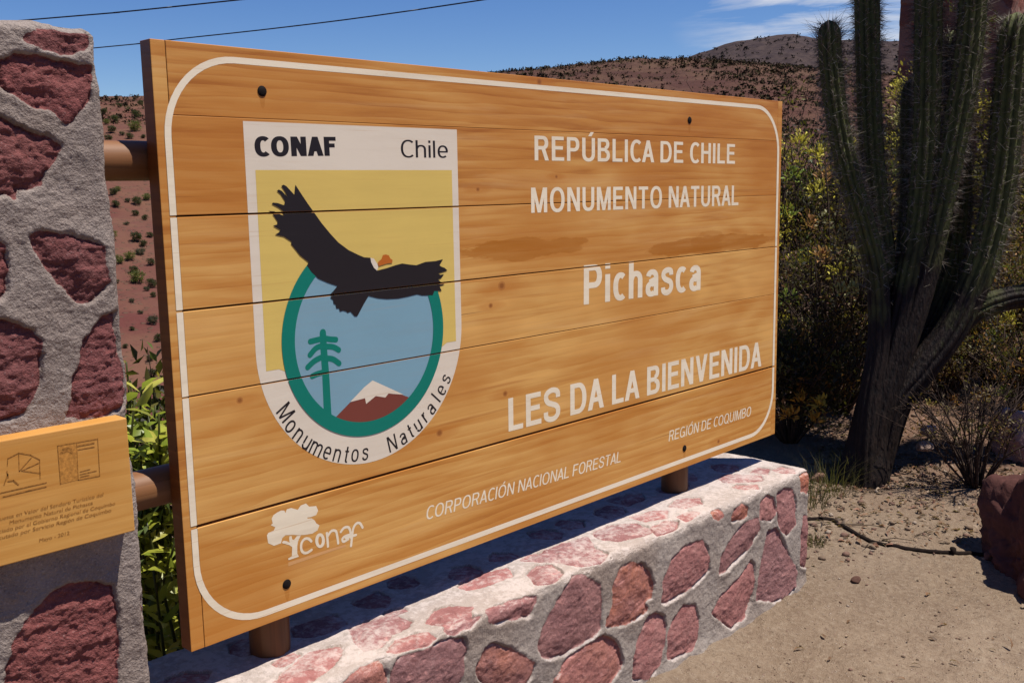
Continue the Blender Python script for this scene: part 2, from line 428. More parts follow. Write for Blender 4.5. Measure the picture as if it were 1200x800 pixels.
# ------------------------------------------------------------------ ground and hills (one polar sheet each, finer where it lies in view)
GZ = -0.56
def az_list():
    a = np.concatenate([np.arange(9, 77, 0.085), np.arange(77, 369, 2.0)])
    return np.radians(a)
def gheight(x, y):
    """height of the near ground"""
    x = np.asarray(x, float); y = np.asarray(y, float)
    dx, dy = x-CAM[0], y-CAM[1]
    r = np.hypot(dx, dy); a = np.degrees(np.arctan2(dy, dx))
    z = np.full(x.shape, GZ)
    drop0 = np.where(a > 90, 14.0, 0)+np.interp(a, [-180, 0, 40, 49, 56, 80, 95, 180], [16, 14, 12, 9.5, 4.0, 4.0, 12, 16])*(a <= 90)+0*a
    slope = np.interp(a, [-180, 0, 44, 56, 80, 100, 180], [.12, .15, .19, .29, .29, .16, .12])
    z = z-slope*np.maximum(0, r-drop0)
    # the bank the cactus grows on
    bank = 0.16*sstep(0, 1.6, (x-3.5)+0.55*(y-0.2))*(a < 50)*sstep(14, 9, r)
    z = z+bank
    nearw = sstep(30, 6, r)
    z = z+nearw*(0.020*fbm(x*1.3, y*1.3, 0.3, 3)+0.010*fbm(x*6, y*6, 2.1, 3)+0.0045*fbm(x*28, y*28, 4.4, 3))
    z = z+(1-nearw)*0.25*fbm(x*.12, y*.12, 1.0, 4)
    # loose soil heaped along the foot of the wall
    foot = np.exp(-np.maximum(0, -0.15-y)**2/0.012)*((y < 0.2) & (x > -0.2) & (x < 2.7))
    z = z+0.022*foot*(0.6+0.8*fbm(x*7, y*7, 8.8, 2))
    return z
def polar_mesh(name, radii, hfun, colfun=None):
    A = az_list(); R = np.asarray(radii)
    X = CAM[0]+R[:, None]*np.cos(A)[None]; Y = CAM[1]+R[:, None]*np.sin(A)[None]
    Z = hfun(X, Y)
    V = np.stack([X, Y, Z], -1).reshape(-1, 3); na = len(A); nr = len(R)
    i, j = np.meshgrid(np.arange(nr-1), np.arange(na), indexing='ij'); j2 = (j+1) % na
    Q = np.stack([i*na+j, i*na+j2, (i+1)*na+j2, (i+1)*na+j], -1).reshape(-1, 4)[:, ::-1]
    # orientation: up
    return V, Q
radii = [0.02, 0.4, 0.9, 1.5, 2.1]; r = 2.4
while r < 9.5:
    radii.append(r); r += max(0.007, r*r/1500.0)
while r < 75:
    radii.append(r); r *= 1.045
Vg, Qg = polar_mesh('ground', radii, gheight)
me = mesh_np('ground', Vg, Qg[:, ::-1], True)

def ground_mat():
    s = NT('dry_dirt')
    c0 = s.coord()
    n1 = s.noise(c0, 1.1, 4, .55); n2 = s.noise(c0, 7, 5, .6); n3 = s.noise(c0, 48, 5, .65); n4 = s.noise(c0, 220, 3, .6)
    col = s.mix(s.rng(n1, .35, .66), (0.205, 0.146, 0.098), (0.265, 0.194, 0.134))
    col = s.mix(s.rng(n2, .42, .70, 0, .55), col, (0.150, 0.100, 0.067))
    col = s.mix(s.rng(n3, .50, .72, 0, .6), col, (0.320, 0.250, 0.180))
    col = s.mix(s.rng(n3, .28, .44, .65, 0), col, (0.105, 0.066, 0.044))
    col = s.mix(s.rng(n4, .58, .72, 0, .55), col, (0.35, 0.285, 0.215))
    col = s.mix(s.rng(n4, .26, .40, .55, 0), col, (0.13, 0.085, 0.055))
    pv = s.voro(c0, 70, 'F1', 'Distance'); pc = s.voro(c0, 70, 'F1', 'Color')
    pcs = s.sep(pc)
    peb = s.math('MULTIPLY', s.rng(pv, .16, .24, 1, 0), s.rng(pcs[0], .72, .76))
    col = s.mix(s.math('MULTIPLY', peb, .8), col, s.mix(pcs[1], (0.30, 0.17, 0.13), (0.45, 0.36, 0.29)))
    x = s.sep(c0)
    red = s.rng(s.math('ADD', x[0], s.math('MULTIPLY', s.math('SUBTRACT', n1, .5), 2.0)), 3.2, 4.6)
    col = s.mix(s.math('MULTIPLY', red, .9), col, (0.150, 0.086, 0.058))
    h = s.math('ADD', s.math('ADD', s.math('MULTIPLY', n3, 1.0), s.math('MULTIPLY', n4, .5)), s.math('MULTIPLY', peb, .5))
    s.bump(h, 0.9, 0.014)
    return s.fin(col, 0.95, 0.12)
g_ = obj('ground', me, ground_mat()); tag(g_, kind='structure')

E1 = ([-180, 0, 10, 16, 22.7, 26.7, 29.3, 31.1, 33.8, 36.6, 38.4, 41.2, 43.6, 47, 55, 63.4, 66, 72, 100, 180],
      [3.5, 4.2, 4.6, 4.9, 5.4, 5.85, 6.22, 6.45, 6.72, 6.85, 6.72, 6.42, 6.18, 5.8, 5.1, 4.85, 4.9, 5.2, 4.5, 3.5])
E2 = ([-180, 0, 10, 16, 22.7, 25, 26.7, 28, 29.3, 31.1, 33.4, 36, 45, 60, 100, 180],
      [3, 5.5, 6.6, 6.9, 7.05, 7.2, 7.45, 7.76, 7.66, 7.48, 6.75, 6.0, 4.6, 3.5, 3, 3])
def hheight(x, y):
    x = np.asarray(x, float); y = np.asarray(y, float)
    dx, dy = x-CAM[0], y-CAM[1]; r = np.hypot(dx, dy); a = np.degrees(np.arctan2(dy, dx))
    e1 = np.tan(np.radians(np.interp(a, *E1))); e2 = np.tan(np.radians(np.interp(a, *E2)))
    R0, R1, R2 = 105.0, 430.0, 1700.0
    z60 = np.interp(a, [-180, 0, 44, 56, 80, 100, 180], [-6, -8, -10, -17.2, -17.2, -9, -6])-1.5
    z0 = np.interp(a, [-180, 0, 44, 56, 80, 100, 180], [-9, -12, -16, -25, -25, -14, -9])
    zr1 = CAM[2]+R1*e1; zr2 = CAM[2]+R2*e2
    t = np.clip((r-R0)/(R1-R0), 0, 1); up = 0.55*t+0.45*t*t*(3-2*t)
    z = np.where(r < R0, z60+(z0-z60)*sstep(60, R0, r), z0+(zr1-z0)*up)
    zb = zr1-30*sstep(R1, R1+250, r)
    t2 = np.clip((r-R1-150)/(R2-R1-150), 0, 1)
    z = np.where(r > R1, zb+(np.maximum(zr2, zb-60)-zb)*(t2**1.3), z)
    z = np.where(r > R2, zr2-0.25*(r-R2), z)
    amp = np.where(r < R1, 5.5*sstep(60, 250, r)*(1-.65*sstep(330, R1, r)), 2.0+14*sstep(R1, 1100, r)*(1-.8*sstep(1300, R2, r)))
    z = z+amp*fbm(x*.011, y*.011, 3.3, 5)
    z = z+0.8*sstep(60, 200, r)*fbm(x*.07, y*.07, 1.3, 3)
    return z
hr = []; r = 62.0
while r < 2600:
    hr.append(r); r *= 1.0165
Vh, Qh = polar_mesh('hills', hr, hheight)
def hill_mat():
    s = NT('red_scrub_hillside')
    c0 = s.coord(); x = s.sep(c0)
    n1 = s.noise(c0, .012, 5, .6, .5); n2 = s.noise(c0, .06, 5, .6); n3 = s.noise(c0, .45, 5, .65)
    col = s.mix(s.rng(n1, .40, .60), (0.100, 0.033, 0.027), (0.118, 0.052, 0.036))
    col = s.mix(s.rng(n2, .46, .66, 0, .55), col, (0.150, 0.080, 0.048))
    col = s.mix(s.rng(n3, .50, .70, 0, .6), col, (0.105, 0.040, 0.034))
    hi = s.rng(s.math('ADD', x[2], s.math('MULTIPLY', s.math('SUBTRACT', n1, .5), 30)), 22, 50)
    col = s.mix(s.math('MULTIPLY', hi, .65), col, s.mix(s.rng(n2, .4, .6), (0.050, 0.027, 0.021), (0.125, 0.075, 0.042)))
    # low scrub, too fine to stand as bushes of its own
    v1 = s.voro(c0, .9, 'F1', 'Distance'); vc = s.sep(s.voro(c0, .9, 'F1', 'Color'))
    sp = s.math('MULTIPLY', s.rng(v1, .30, .42, 1, 0), s.rng(vc[0], .52, .58))
    col = s.mix(s.math('MULTIPLY', sp, .55), col, s.mix(vc[1], (0.065, 0.048, 0.032), (0.10, 0.070, 0.045)))
    olive = s.rng(s.math('ADD', s.math('SUBTRACT', x[0], x[1]), s.math('MULTIPLY', s.math('SUBTRACT', n1, .5), 160)), -60, 60)
    col = s.mix(s.math('MULTIPLY', olive, .75), col, s.mix(s.rng(n2, .4, .6), (0.052, 0.025, 0.019), (0.080, 0.044, 0.029)))
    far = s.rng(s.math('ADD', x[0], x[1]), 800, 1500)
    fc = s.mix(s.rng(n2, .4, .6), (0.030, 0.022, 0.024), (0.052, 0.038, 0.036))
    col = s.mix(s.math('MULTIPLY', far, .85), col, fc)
    s.bump(s.math('ADD', n3, sp), 0.6, 0.8)
    return s.fin(col, 0.95, 0.1)
o = obj('hills', mesh_np('hills', Vh, Qh, True), hill_mat()); tag(o, kind='structure')
# make the sheets face upwards
for nm in ('ground', 'hills'):
    me = bpy.data.objects[nm].data
    if me.polygons[len(me.polygons)//2].normal.z < 0: me.flip_normals()

# ------------------------------------------------------------------ the welcome sign
BW, BH, BT = 2.4086, 1.22, 0.040
sign = thing('welcome_sign', (1.2, 0.085, -0.105), 'large varnished wooden welcome board on log posts above the low stone wall', 'sign')
def BP(px, py):
    q = hy((px, py), 0.0); return (float(q[0]), float(q[2]))
SEAMS = [(0.2605, 0.0030, 0.0030), (0.5300, 0.0014, 0.0004), (0.7030, 0.0019, 0.0010), (0.8880, 0.0018, 0.0002), (1.081, 0.0002, 0.0002)]
pk = [(0.97, -0.03), (0.37, 0.14), (0.11, 0.20), (0.64, 0.02), (0.85, -0.24), (0.23, -0.26)]
def box_mesh(name, x0, x1, y0, y1, z0, z1, bev=0.0015, seed=0.0, tone=0.0, zl=None, zr=None, seg=2):
    """zl, zr: (bottom, top) at the left and the right end"""
    bm = bmesh.new()
    zl = zl or (z0, z1); zr = zr or (z0, z1)
    vs_ = [bm.verts.new(v) for v in [(x0, y0, zl[0]), (x1, y0, zr[0]), (x1, y1, zr[0]), (x0, y1, zl[0]),
                                     (x0, y0, zl[1]), (x1, y0, zr[1]), (x1, y1, zr[1]), (x0, y1, zl[1])]]
    for f in [(0, 1, 5, 4), (1, 2, 6, 5), (2, 3, 7, 6), (3, 0, 4, 7), (4, 5, 6, 7), (3, 2, 1, 0)]:
        bm.faces.new([vs_[i] for i in f])
    if bev > 0: bmesh.ops.bevel(bm, geom=list(bm.edges), offset=bev, segments=seg, affect='EDGES', profile=0.5)
    me = bpy.data.meshes.new(name); bm.to_mesh(me); bm.free()
    a = me.attributes.new('tint', 'FLOAT_COLOR', 'POINT')
    a.data.foreach_set('color', np.tile(np.array([seed, tone, 0, 1], np.float32), len(me.vertices)))
    return me
ox, oz = 1.2, -0.105
def L2(px, py):
    q = BP(px, py); return q[0]-ox, q[1]-oz
wood_patches = []
for (a, b, rz, k) in [((543, 293), (690, 290), .030, .75), ((750, 288), (908, 284), .030, .85), ((812, 283), (850, 283), .040, .5)]:
    p0 = L2(*a); p1 = L2(*b); wood_patches.append(((p0[0]+p1[0])/2, (p0[1]+p1[1])/2, abs(p1[0]-p0[0])/2, rz, min(1, k*1.15)))
for px_ in [(307, 107), (336, 684), (808, 141), (802, 525)]:      # rust run down from the bolts
    q_ = L2(*px_); wood_patches.append((q_[0], q_[1]-.016, .0075, .026, .6))
wood_knots = [(*L2(588, 335), .012), (*L2(281, 469), .007), (*L2(515, 507), .009), (*L2(592, 461), .008), (*L2(632, 96), .009), (*L2(842, 517), .008), (*L2(575, 358), .007), (*L2(560, 222), .006), (*L2(652, 207), .005)]
M_wood = wood_mat('varnished_pine', (0.60, 0.315, 0.088), (0.495, 0.210, 0.043), (0.34, 0.112, 0.017), wood_patches, wood_knots)
M_shade_wood = wood_mat('shade_dark_wood', (0.24, 0.085, 0.018), (0.18, 0.055, 0.010), (0.11, 0.030, 0.006))
M_log = wood_mat('varnished_log', (0.25, 0.115, 0.045), (0.17, 0.072, 0.026), (0.075, 0.028, 0.010), rough=.5)
M_post = wood_mat('varnished_post', (0.17, 0.075, 0.026), (0.12, 0.048, 0.016), (0.06, 0.022, 0.008), rough=.5, upright=True)
edges = [0.0]+[q[0] for q in SEAMS]+[BH]
for i in range(len(edges)-1):
    lo = SEAMS[i-1] if i > 0 else (0, 0, 0); hi = SEAMS[i] if i < len(SEAMS) else (BH, 0, 0)
    zl = (edges[i]+lo[1], edges[i+1]-hi[1]); zr = (edges[i]+lo[2], edges[i+1]-hi[2])
    me = box_mesh('plank', 0.0312, BW-0.0312, 0.0, 0.028, 0, 1, 0.0012, pk[i][0], pk[i][1]*.6, zl, zr)
    obj('plank', me, M_wood, sign)
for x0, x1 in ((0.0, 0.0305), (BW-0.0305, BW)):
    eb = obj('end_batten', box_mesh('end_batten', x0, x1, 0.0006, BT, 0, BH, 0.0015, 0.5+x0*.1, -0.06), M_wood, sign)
    eb.data.materials.append(M_shade_wood)              # outer edge, its shade put into a darker colour
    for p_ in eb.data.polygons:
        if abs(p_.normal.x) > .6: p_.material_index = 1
obj('added_backing', box_mesh('added_backing', 0.031, BW-0.031, 0.0285, BT-0.001, 0.003, BH-0.003, 0.001, 0.9, -.15), M_shade_wood, sign)  # unseen dark backing, added so light cannot leak through the plank gaps

# posts and rails
def log_mesh(name, p0, p1, rad, seed, k=20, n=24, wob=0.003):
    g = Geo(); p0 = np.array(p0); p1 = np.array(p1)
    t = np.linspace(0, 1, n)[:, None]; pts = p0+(p1-p0)*t
    pts = pts+wob*np.stack([fbm(t[:, 0]*3+seed, seed, .1, 2), fbm(t[:, 0]*3, seed+7, .4, 2), 0*t[:, 0]], 1)
    rr = rad*(1+0.05*fbm(t[:, 0]*4, seed*3, .7, 2))
    rr[0] *= .93; rr[-1] *= .93
    tube(g, pts, rr, k, (seed*.13 % 1, -0.05, 0)); return g.mesh(name, True)
for x in (0.24, 1.872):
    obj('post', log_mesh('post', (x, 0.088, -0.16), (x, 0.088, 1.19), 0.046, x*3), M_post, sign)
for z in (0.993, 0.335):
    obj('rail', log_mesh('rail', (-0.30, 0.083, z+.004), (2.1, 0.083, z), 0.0395, z*5), M_log, sign)

# paint
PAINT_Y = -0.00022
def cut_seams(bm):
    for (z, gl, gr) in SEAMS[:4]:
        xmax = {0.2605: 9, 0.5300: 0.80, 0.7030: 9, 0.8880: 0.727}[z]
        g = max(gl, 0.0011)+0.0004
        for zz in (z-g, z+g):
            geom = bm.verts[:]+bm.edges[:]+bm.faces[:]
            bmesh.ops.bisect_plane(bm, geom=geom, plane_co=(0, 0, zz), plane_no=(0, 0, 1), dist=1e-6)
        kill = []
        for f in bm.faces:
            c = f.calc_center_median()
            if abs(c.z-z) < g*0.98 and c.x < xmax: kill.append(f)
        if kill: bmesh.ops.delete(bm, geom=kill, context='FACES')
def flat_mesh(name, polys, layer, cut=True):
    """polys: list of [outer, hole, hole..] outlines in board coordinates -> one thin sheet of paint"""
    bm = bmesh.new(); y = PAINT_Y-layer*0.0002
    for loops in polys:
        if not isinstance(loops[0][0], (tuple, list, np.ndarray)): loops = [loops]
        flat = [p for lp in loops for p in lp]
        tris = tessellate_polygon([[Vector((p[0], p[1], 0)) for p in lp] for lp in loops])
        vv = [bm.verts.new((p[0], y, p[1])) for p in flat]
        for t in tris:
            try: bm.faces.new([vv[i] for i in t])
            except ValueError: pass
    if cut: cut_seams(bm)
    for f in bm.faces:
        f.normal_update()
        if f.normal.y > 0: f.normal_flip()
    me = bpy.data.meshes.new(name); bm.to_mesh(me); bm.free(); return me
def stroke(pts, w0, w1=None, closed=False):
    """outline of a thick line with round ends"""
    pts = np.asarray(pts, float); n = len(pts); w1 = w0 if w1 is None else w1
    t = np.gradient(pts, axis=0); t /= np.linalg.norm(t, axis=1)[:, None]+1e-12
    nr = np.stack([-t[:, 1], t[:, 0]], 1); w = np.linspace(w0, w1, n)[:, None]/2
    l = pts+nr*w; r = pts-nr*w
    cap1 = [pts[-1]+w[-1, 0]*(t[-1]*math.sin(a)+nr[-1]*math.cos(a)) for a in np.linspace(0, math.pi, 7)[1:-1]]
    cap0 = [pts[0]+w[0, 0]*(-t[0]*math.sin(a)-nr[0]*math.cos(a)) for a in np.linspace(0, math.pi, 7)[1:-1]]
    return [tuple(p) for p in list(l)+cap1+list(r[::-1])+cap0]
def smooth_line(pts, n=24):
    pts = np.asarray(pts, float); m = len(pts); d = np.concatenate([[0], np.cumsum(np.linalg.norm(np.diff(pts, axis=0), axis=1))])
    P = np.vstack([2*pts[0]-pts[1], pts, 2*pts[-1]-pts[-2]]); out = []
    for s_ in np.linspace(0, d[-1], n):
        i = min(max(np.searchsorted(d, s_)-1, 0), m-2); t = (s_-d[i])/(d[i+1]-d[i]+1e-12)
        a, b, c, e = P[i], P[i+1], P[i+2], P[i+3]
        out.append(.5*((2*b)+(-a+c)*t+(2*a-5*b+4*c-e)*t*t+(-a+3*b-3*c+e)*t**3))
    return np.array(out)
def circ(cx, cz, r, a0=0, a1=360, n=96, end=False):
    A = np.radians(np.linspace(a0, a1, n, endpoint=end)); return [(cx+r*math.cos(a), cz+r*math.sin(a)) for a in A]
def rrect(x0, x1, z0, z1, r, n=14):
    o_ = []
    for cx, cz, a in ((x1-r, z1-r, 0), (x0+r, z1-r, 90), (x0+r, z0+r, 180), (x1-r, z0+r, 270)):
        o_ += circ(cx, cz, r, a, a+90, n, True)
    return o_
CREAM = (0.78, 0.67, 0.50)
M_cream = paint_mat('cream_paint', CREAM, 0.5)
M_white = paint_mat('white_paint', (0.68, 0.585, 0.465), 0.30)
M_yellow = paint_mat('yellow_paint', (0.64, 0.45, 0.115), 0.28)
M_blue = paint_mat('pale_blue_paint', (0.185, 0.325, 0.40), 0.20)
M_teal = paint_mat('teal_paint', (0.0, 0.165, 0.118), 0.10, under=(0.05, 0.2, 0.16))
M_black = paint_mat('black_paint', (0.014, 0.010, 0.011), 0.12, 0.45, under=(0.07, 0.055, 0.05))
M_maroon = paint_mat('maroon_paint', (0.175, 0.042, 0.028), 0.15, under=(0.2, 0.08, 0.06))
M_orange = paint_mat('orange_paint', (0.46, 0.115, 0.012), 0.15)
M_faint = paint_mat('faded_paint', (0.60, 0.37, 0.19), 0.5)

obj('border_line', flat_mesh('border_line', [[rrect(.017, BW-.017, .020, BH-.020, .16), rrect(.031, BW-.031, .034, BH-.0325, .147)]], 0), M_cream, sign)

# emblem
emb = obj('emblem_shield', flat_mesh('emblem_shield', [[(.190, 1.075), (.190, .600)]+circ(.490, .600, .300, 180, 360, 60, True)+[(.790, 1.075)]], 0), M_white, sign)
obj('yellow_field', flat_mesh('yellow_field', [[(.213, .977), (.213, .556), (.245, .556), (.262, .548), (.40, .56), (.60, .56), (.722, .545), (.738, .553), (.7695, .553), (.7695, .977)]], 1), M_yellow, emb)
RC = (.4905, .601)
pL, pR = BP(384, 323), BP(506, 338)                # where the ring runs in under the wings
aL = math.degrees(math.atan2(pL[1]-RC[1], pL[0]-RC[0])); aR = math.degrees(math.atan2(pR[1]-RC[1], pR[0]-RC[0]))
obj('blue_disc', flat_mesh('blue_disc', [circ(*RC, .215, aL, aR+360, 90, True)+[BP(450, 331)]], 2), M_blue, emb)
def ZP(zx, zy, x0, y0, k): return BP(x0+zx/k, y0+zy/k)
zm = lambda L, x0, y0, k: [ZP(a, b, x0, y0, k) for a, b in L]
low_arc = circ(*RC, .212, 240, 325, 24, True)
mt = zm([(370, 357), (440, 285), (510, 265), (515, 292), (560, 255), (605, 262), (620, 243), (680, 248), (718, 262)], 300, 400, 4.0)
a_hi = math.degrees(math.atan2(mt[-1][1]-RC[1], mt[-1][0]-RC[0])) % 360; a_lo = math.degrees(math.atan2(mt[0][1]-RC[1], mt[0][0]-RC[0])) % 360
obj('mountain', flat_mesh('mountain', [mt+circ(*RC, .212, a_hi, a_lo, 24, True)], 3), M_maroon, emb)
obj('snow_cap', flat_mesh('snow_cap', [zm([(440, 283), (470, 252), (505, 215), (545, 182), (585, 200), (640, 225), (690, 248), (680, 248), (620, 243), (605, 262), (560, 255), (515, 292), (510, 265)], 300, 400, 4.0)], 4), M_white, emb)
tr = [stroke(zm([(347, 132), (352, 220), (362, 350), (368, 470), (374, 596)], 300, 360, 4.444), .017, .021)]
for br in ([(350, 162), (315, 170), (282, 178)], [(350, 198), (312, 212), (280, 248)], [(354, 253), (305, 278), (268, 312)], [(358, 335), (322, 345), (292, 358)],
           [(350, 160), (385, 166), (415, 168)], [(358, 203), (400, 206), (430, 222)], [(362, 264), (400, 270), (432, 292)]):
    tr.append(stroke(smooth_line(zm(br, 300, 360, 4.444), 8), .013, .013))
for i_, t_ in enumerate(tr): pass
tree_me = flat_mesh('tree_figure', tr[:1], 3)
bm = bmesh.new(); bm.from_mesh(tree_me)
for i_, t_ in enumerate(tr[1:]):
    m2 = flat_mesh('branch', [t_], 3.15+.05*i_); bm.from_mesh(m2)
bm.to_mesh(tree_me); bm.free()
obj('tree_figure', tree_me, M_teal, emb)
obj('teal_ring', flat_mesh('teal_ring', [circ(*RC, .236, aL, aR+360, 90, True)+circ(*RC, .2025, aL, aR+360, 90, True)[::-1]], 5), M_teal, emb)
cond = zm([(305, 110), (340, 165), (400, 255), (450, 325), (510, 410), (580, 495), (640, 560), (720, 620)], 300, 200, 6.667)
cond += zm([(110, 220), (150, 237), (192, 240), (200, 275), (222, 315), (240, 325), (300, 310), (360, 290), (405, 278), (450, 285), (500, 290), (560, 268), (630, 262), (678, 250), (655, 290), (668, 300), (690, 308), (708, 325), (680, 335), (645, 345), (660, 354), (685, 350), (665, 378), (645, 386), (668, 405), (690, 418), (655, 430), (670, 462), (620, 462), (610, 490), (540, 492), (505, 484), (440, 500), (380, 512), (300, 516), (240, 510), (180, 495), (150, 545), (105, 630), (88, 632), (70, 612), (60, 600), (40, 608), (30, 598)], 400, 260, 5.714)
cond += zm([(405, 655), (392, 660), (388, 645), (375, 645), (372, 628), (362, 622), (360, 606), (347, 596), (352, 585), (345, 580), (360, 565), (380, 540), (335, 525), (290, 505)], 300, 200, 4.0)
cond += zm([(430, 790), (395, 740), (408, 715), (340, 660), (285, 590), (270, 572), (276, 555), (215, 515), (145, 500), (170, 487), (190, 465), (130, 430), (165, 420), (165, 395), (130, 345), (95, 315), (140, 318), (185, 340), (222, 358), (192, 330), (212, 318), (175, 290), (120, 260), (130, 250), (165, 253), (215, 270), (225, 240), (190, 185), (160, 158), (175, 148), (200, 160), (245, 210), (225, 165), (195, 120), (212, 110), (235, 122), (270, 160), (298, 190)], 300, 200, 6.667)
obj('condor', flat_mesh('condor', [cond], 6), M_black, emb)
obj('condor_collar', flat_mesh('condor_collar', [zm([(192, 240), (215, 246), (238, 280), (245, 302), (236, 326), (215, 306), (197, 270)], 400, 260, 5.714)], 7), M_white, emb)
obj('condor_head', flat_mesh('condor_head', [zm([(246, 297), (242, 270), (265, 250), (276, 222), (295, 218), (315, 224), (325, 245), (340, 255), (338, 275), (305, 278), (265, 290)], 400, 260, 5.714)], 7), M_orange, emb)

# lettering: a plain grotesque drawn stroke by stroke (cap height 1)
def GLYPH(ch, w):
    """pieces of one letter and its advance; w is the stem width"""
    b = w*.88; out = []
    def R(x0, y0, x1, y1): out.append([(x0, y0), (x1, y0), (x1, y1), (x0, y1)])
    def D(x0, y0, x1, y1, ww=None):
        ww = w*1.06 if ww is None else ww; out.append([(x0, y0), (x0+ww, y0), (x1+ww, y1), (x1, y1)])
    def A(cx, cy, rx, ry, a0, a1, n=None, e=2.25):
        if a1-a0 >= 360:
            A(cx, cy, rx, ry, a0, a0+180, n, e); A(cx, cy, rx, ry, a0+180, a0+360, n, e); return
        n = n or max(6, int(abs(a1-a0)/9)); o_ = []; i_ = []
        for k in range(n+1):
            t = math.radians(a0+(a1-a0)*k/n); c, s_ = math.cos(t), math.sin(t)
            cc = math.copysign(abs(c)**(2/e), c); ss = math.copysign(abs(s_)**(2/e), s_)
            o_.append((cx+rx*cc, cy+ry*ss)); i_.append((cx+(rx-w)*cc, cy+(ry-b)*ss))
        out.append(o_+i_[::-1])
    def P(pts, ww=None):
        ww = ww or w*.96; p = smooth_line(pts, 40); t = np.gradient(p, axis=0); t /= np.linalg.norm(t, axis=1)[:, None]
        nr = np.stack([-t[:, 1], t[:, 0]], 1)*ww/2; out.append([tuple(q) for q in p+nr]+[tuple(q) for q in (p-nr)[::-1]])
    acute = ch in 'ÚÓ'; base = {'Ú': 'U', 'Ó': 'O'}.get(ch, ch); X = .72
    if base == 'A': W = .70; D(0, 0, W/2-w*.53, 1); D(W-w*1.06, 0, W/2-w*.53, 1); R(.14+w*.2, .24, W-.14-w*.2, .24+b)
    elif base == 'B': W = .63; R(0, 0, w, 1); R(w, 1-b, .36, 1); R(w, .5-b/2+.02, .38, .5+b/2+.02); R(w, 0, .38, b); A(.36, .76-.0, .24, .24, -90, 90); A(.37, .265+.005, .26, .27, -90, 90)
    elif base == 'C': W = .58; A(.35, .5, .35, .515, 48, 312)
    elif base == 'D': W = .67; R(0, 0, w, 1); R(w, 1-b, .32, 1); R(w, 0, .32, b); A(.32, .5, .35, .5, -90, 90)
    elif base == 'E': W = .57; R(0, 0, w, 1); R(w, 1-b, .56, 1); R(w, .46, .52, .46+b); R(w, 0, .58, b)
    elif base == 'F': W = .53; R(0, 0, w, 1); R(w, 1-b, .54, 1); R(w, .44, .48, .44+b)
    elif base == 'G': W = .72; A(.36, .5, .36, .515, 48, 325); R(.70-w, 0.0, .70, .5); R(.38, .5-b, .70-w, .5)
    elif base == 'H': W = .64; R(0, 0, w, 1); R(W-w, 0, W, 1); R(w, .46, W-w, .46+b)
    elif base == 'I': W = w; R(0, 0, w, 1)
    elif base == 'L': W = .52; R(0, 0, w, 1); R(w, 0, .53, b)
    elif base == 'M': W = .78; R(0, 0, w, 1); R(W-w, 0, W, 1); D(W/2-w*.5, 0.0, w*.30, 1, w*.95); D(W/2-w*.5, 0.0, W-w*1.25, 1, w*.95)
    elif base == 'N': W = .66; R(0, 0, w, 1); R(W-w, 0, W, 1); D(W-w*1.1, 0, .02, 1, w*1.1)
    elif base == 'O': W = .74; A(.37, .5, .37, .515, 0, 360, 44)
    elif base == 'P': W = .60; R(0, 0, w, 1); R(w, 1-b, .34, 1); R(w, .40, .34, .40+b); A(.34, .70, .26, .30, -90, 90)
    elif base == 'Q': W = .74; A(.37, .5, .37, .515, 0, 360, 44); D(.66, -.06, .42, .24, w)
    elif base == 'R': W = .64; R(0, 0, w, 1); R(w, 1-b, .36, 1); R(w, .44, .36, .44+b); A(.36, .72, .26, .28, -90, 90); D(.62-w*.9, 0, .36-w*.3, .46)
    elif base == 'S': W = .62; P([(.595-w*.3, .70), (.53, .86), (.40, .945), (.24, .945), (.10, .86), (.075, .72), (.15, .59), (.31, .515), (.47, .44), (.545, .31), (.52, .15), (.40, .055), (.22, .05), (.085, .13), (.03+w*.2, .30)])
    elif base == 'T': W = .58; R(W/2-w/2, 0, W/2+w/2, 1); R(0, 1-b, W/2-w/2, 1); R(W/2+w/2, 1-b, W, 1)
    elif base == 'U': W = .64; R(0, .33, w, 1); R(W-w, .33, W, 1); A(W/2, .33, W/2, .345, 180, 360)
    elif base == 'V': W = .66; D(W/2-w*.53, 0, 0, 1); D(W/2-w*.53, 0, W-w*1.06, 1)
    elif base == 'a': W = .50; R(.49-w, 0, .49, .5); A(.255, .50, .235, .235, 0, 165); A(.235, .20, .225, .215, 40, 360-40); P([(.15, .385), (.30, .43), (.47, .47)], b)
    elif base == 'c': W = .44; A(.255, .36, .255, .375, 52, 308)
    elif base == 'e': W = .52; A(.26, .36, .26, .375, 0, 312); R(w*.8, .31, .505, .31+b*.9)
    elif base == 'h': W = .50; R(0, 0, w, 1); A(.255, .47, .245, .265, 0, 170); R(.50-w, 0, .50, .47)
    elif base == 'i': W = w; R(0, 0, w, .72); R(0, .86, w, 1)
    elif base == 'l': W = w; R(0, 0, w, 1)
    elif base == 'm': W = .82; R(0, 0, w, .72); A(.235, .49, .215, .245, 0, 168); R(.45-w, 0, .45, .49); A(.605, .49, .215, .245, 0, 168); R(.82-w, 0, .82, .49)
    elif base == 'n': W = .50; R(0, 0, w, .72); A(.255, .47, .245, .265, 0, 170); R(.50-w, 0, .50, .47)
    elif base == 'o': W = .53; A(.265, .36, .265, .375, 0, 360, 40)
    elif base == 'r': W = .30; R(0, 0, w, .72); A(.26, .44, .22, .29, 88, 172)
    elif base == 's': W = .46; P([(.435-w*.3, .53), (.37, .645), (.24, .675), (.11, .63), (.075, .53), (.14, .435), (.25, .385), (.36, .33), (.395, .21), (.34, .09), (.22, .045), (.09, .085), (.035+w*.2, .20)], w*.92)
    elif base == 't': W = .30; R(.08, .12, .08+w, .92); R(0, .60, .28, .60+b*.9); A(.08+w*1.25, .14, w*1.25, .15, 180, 290)
    elif base == 'u': W = .50; R(0, .25, w, .72); A(.245, .25, .245, .265, 190, 360); R(.50-w, 0, .50, .72)
    else: W = .26
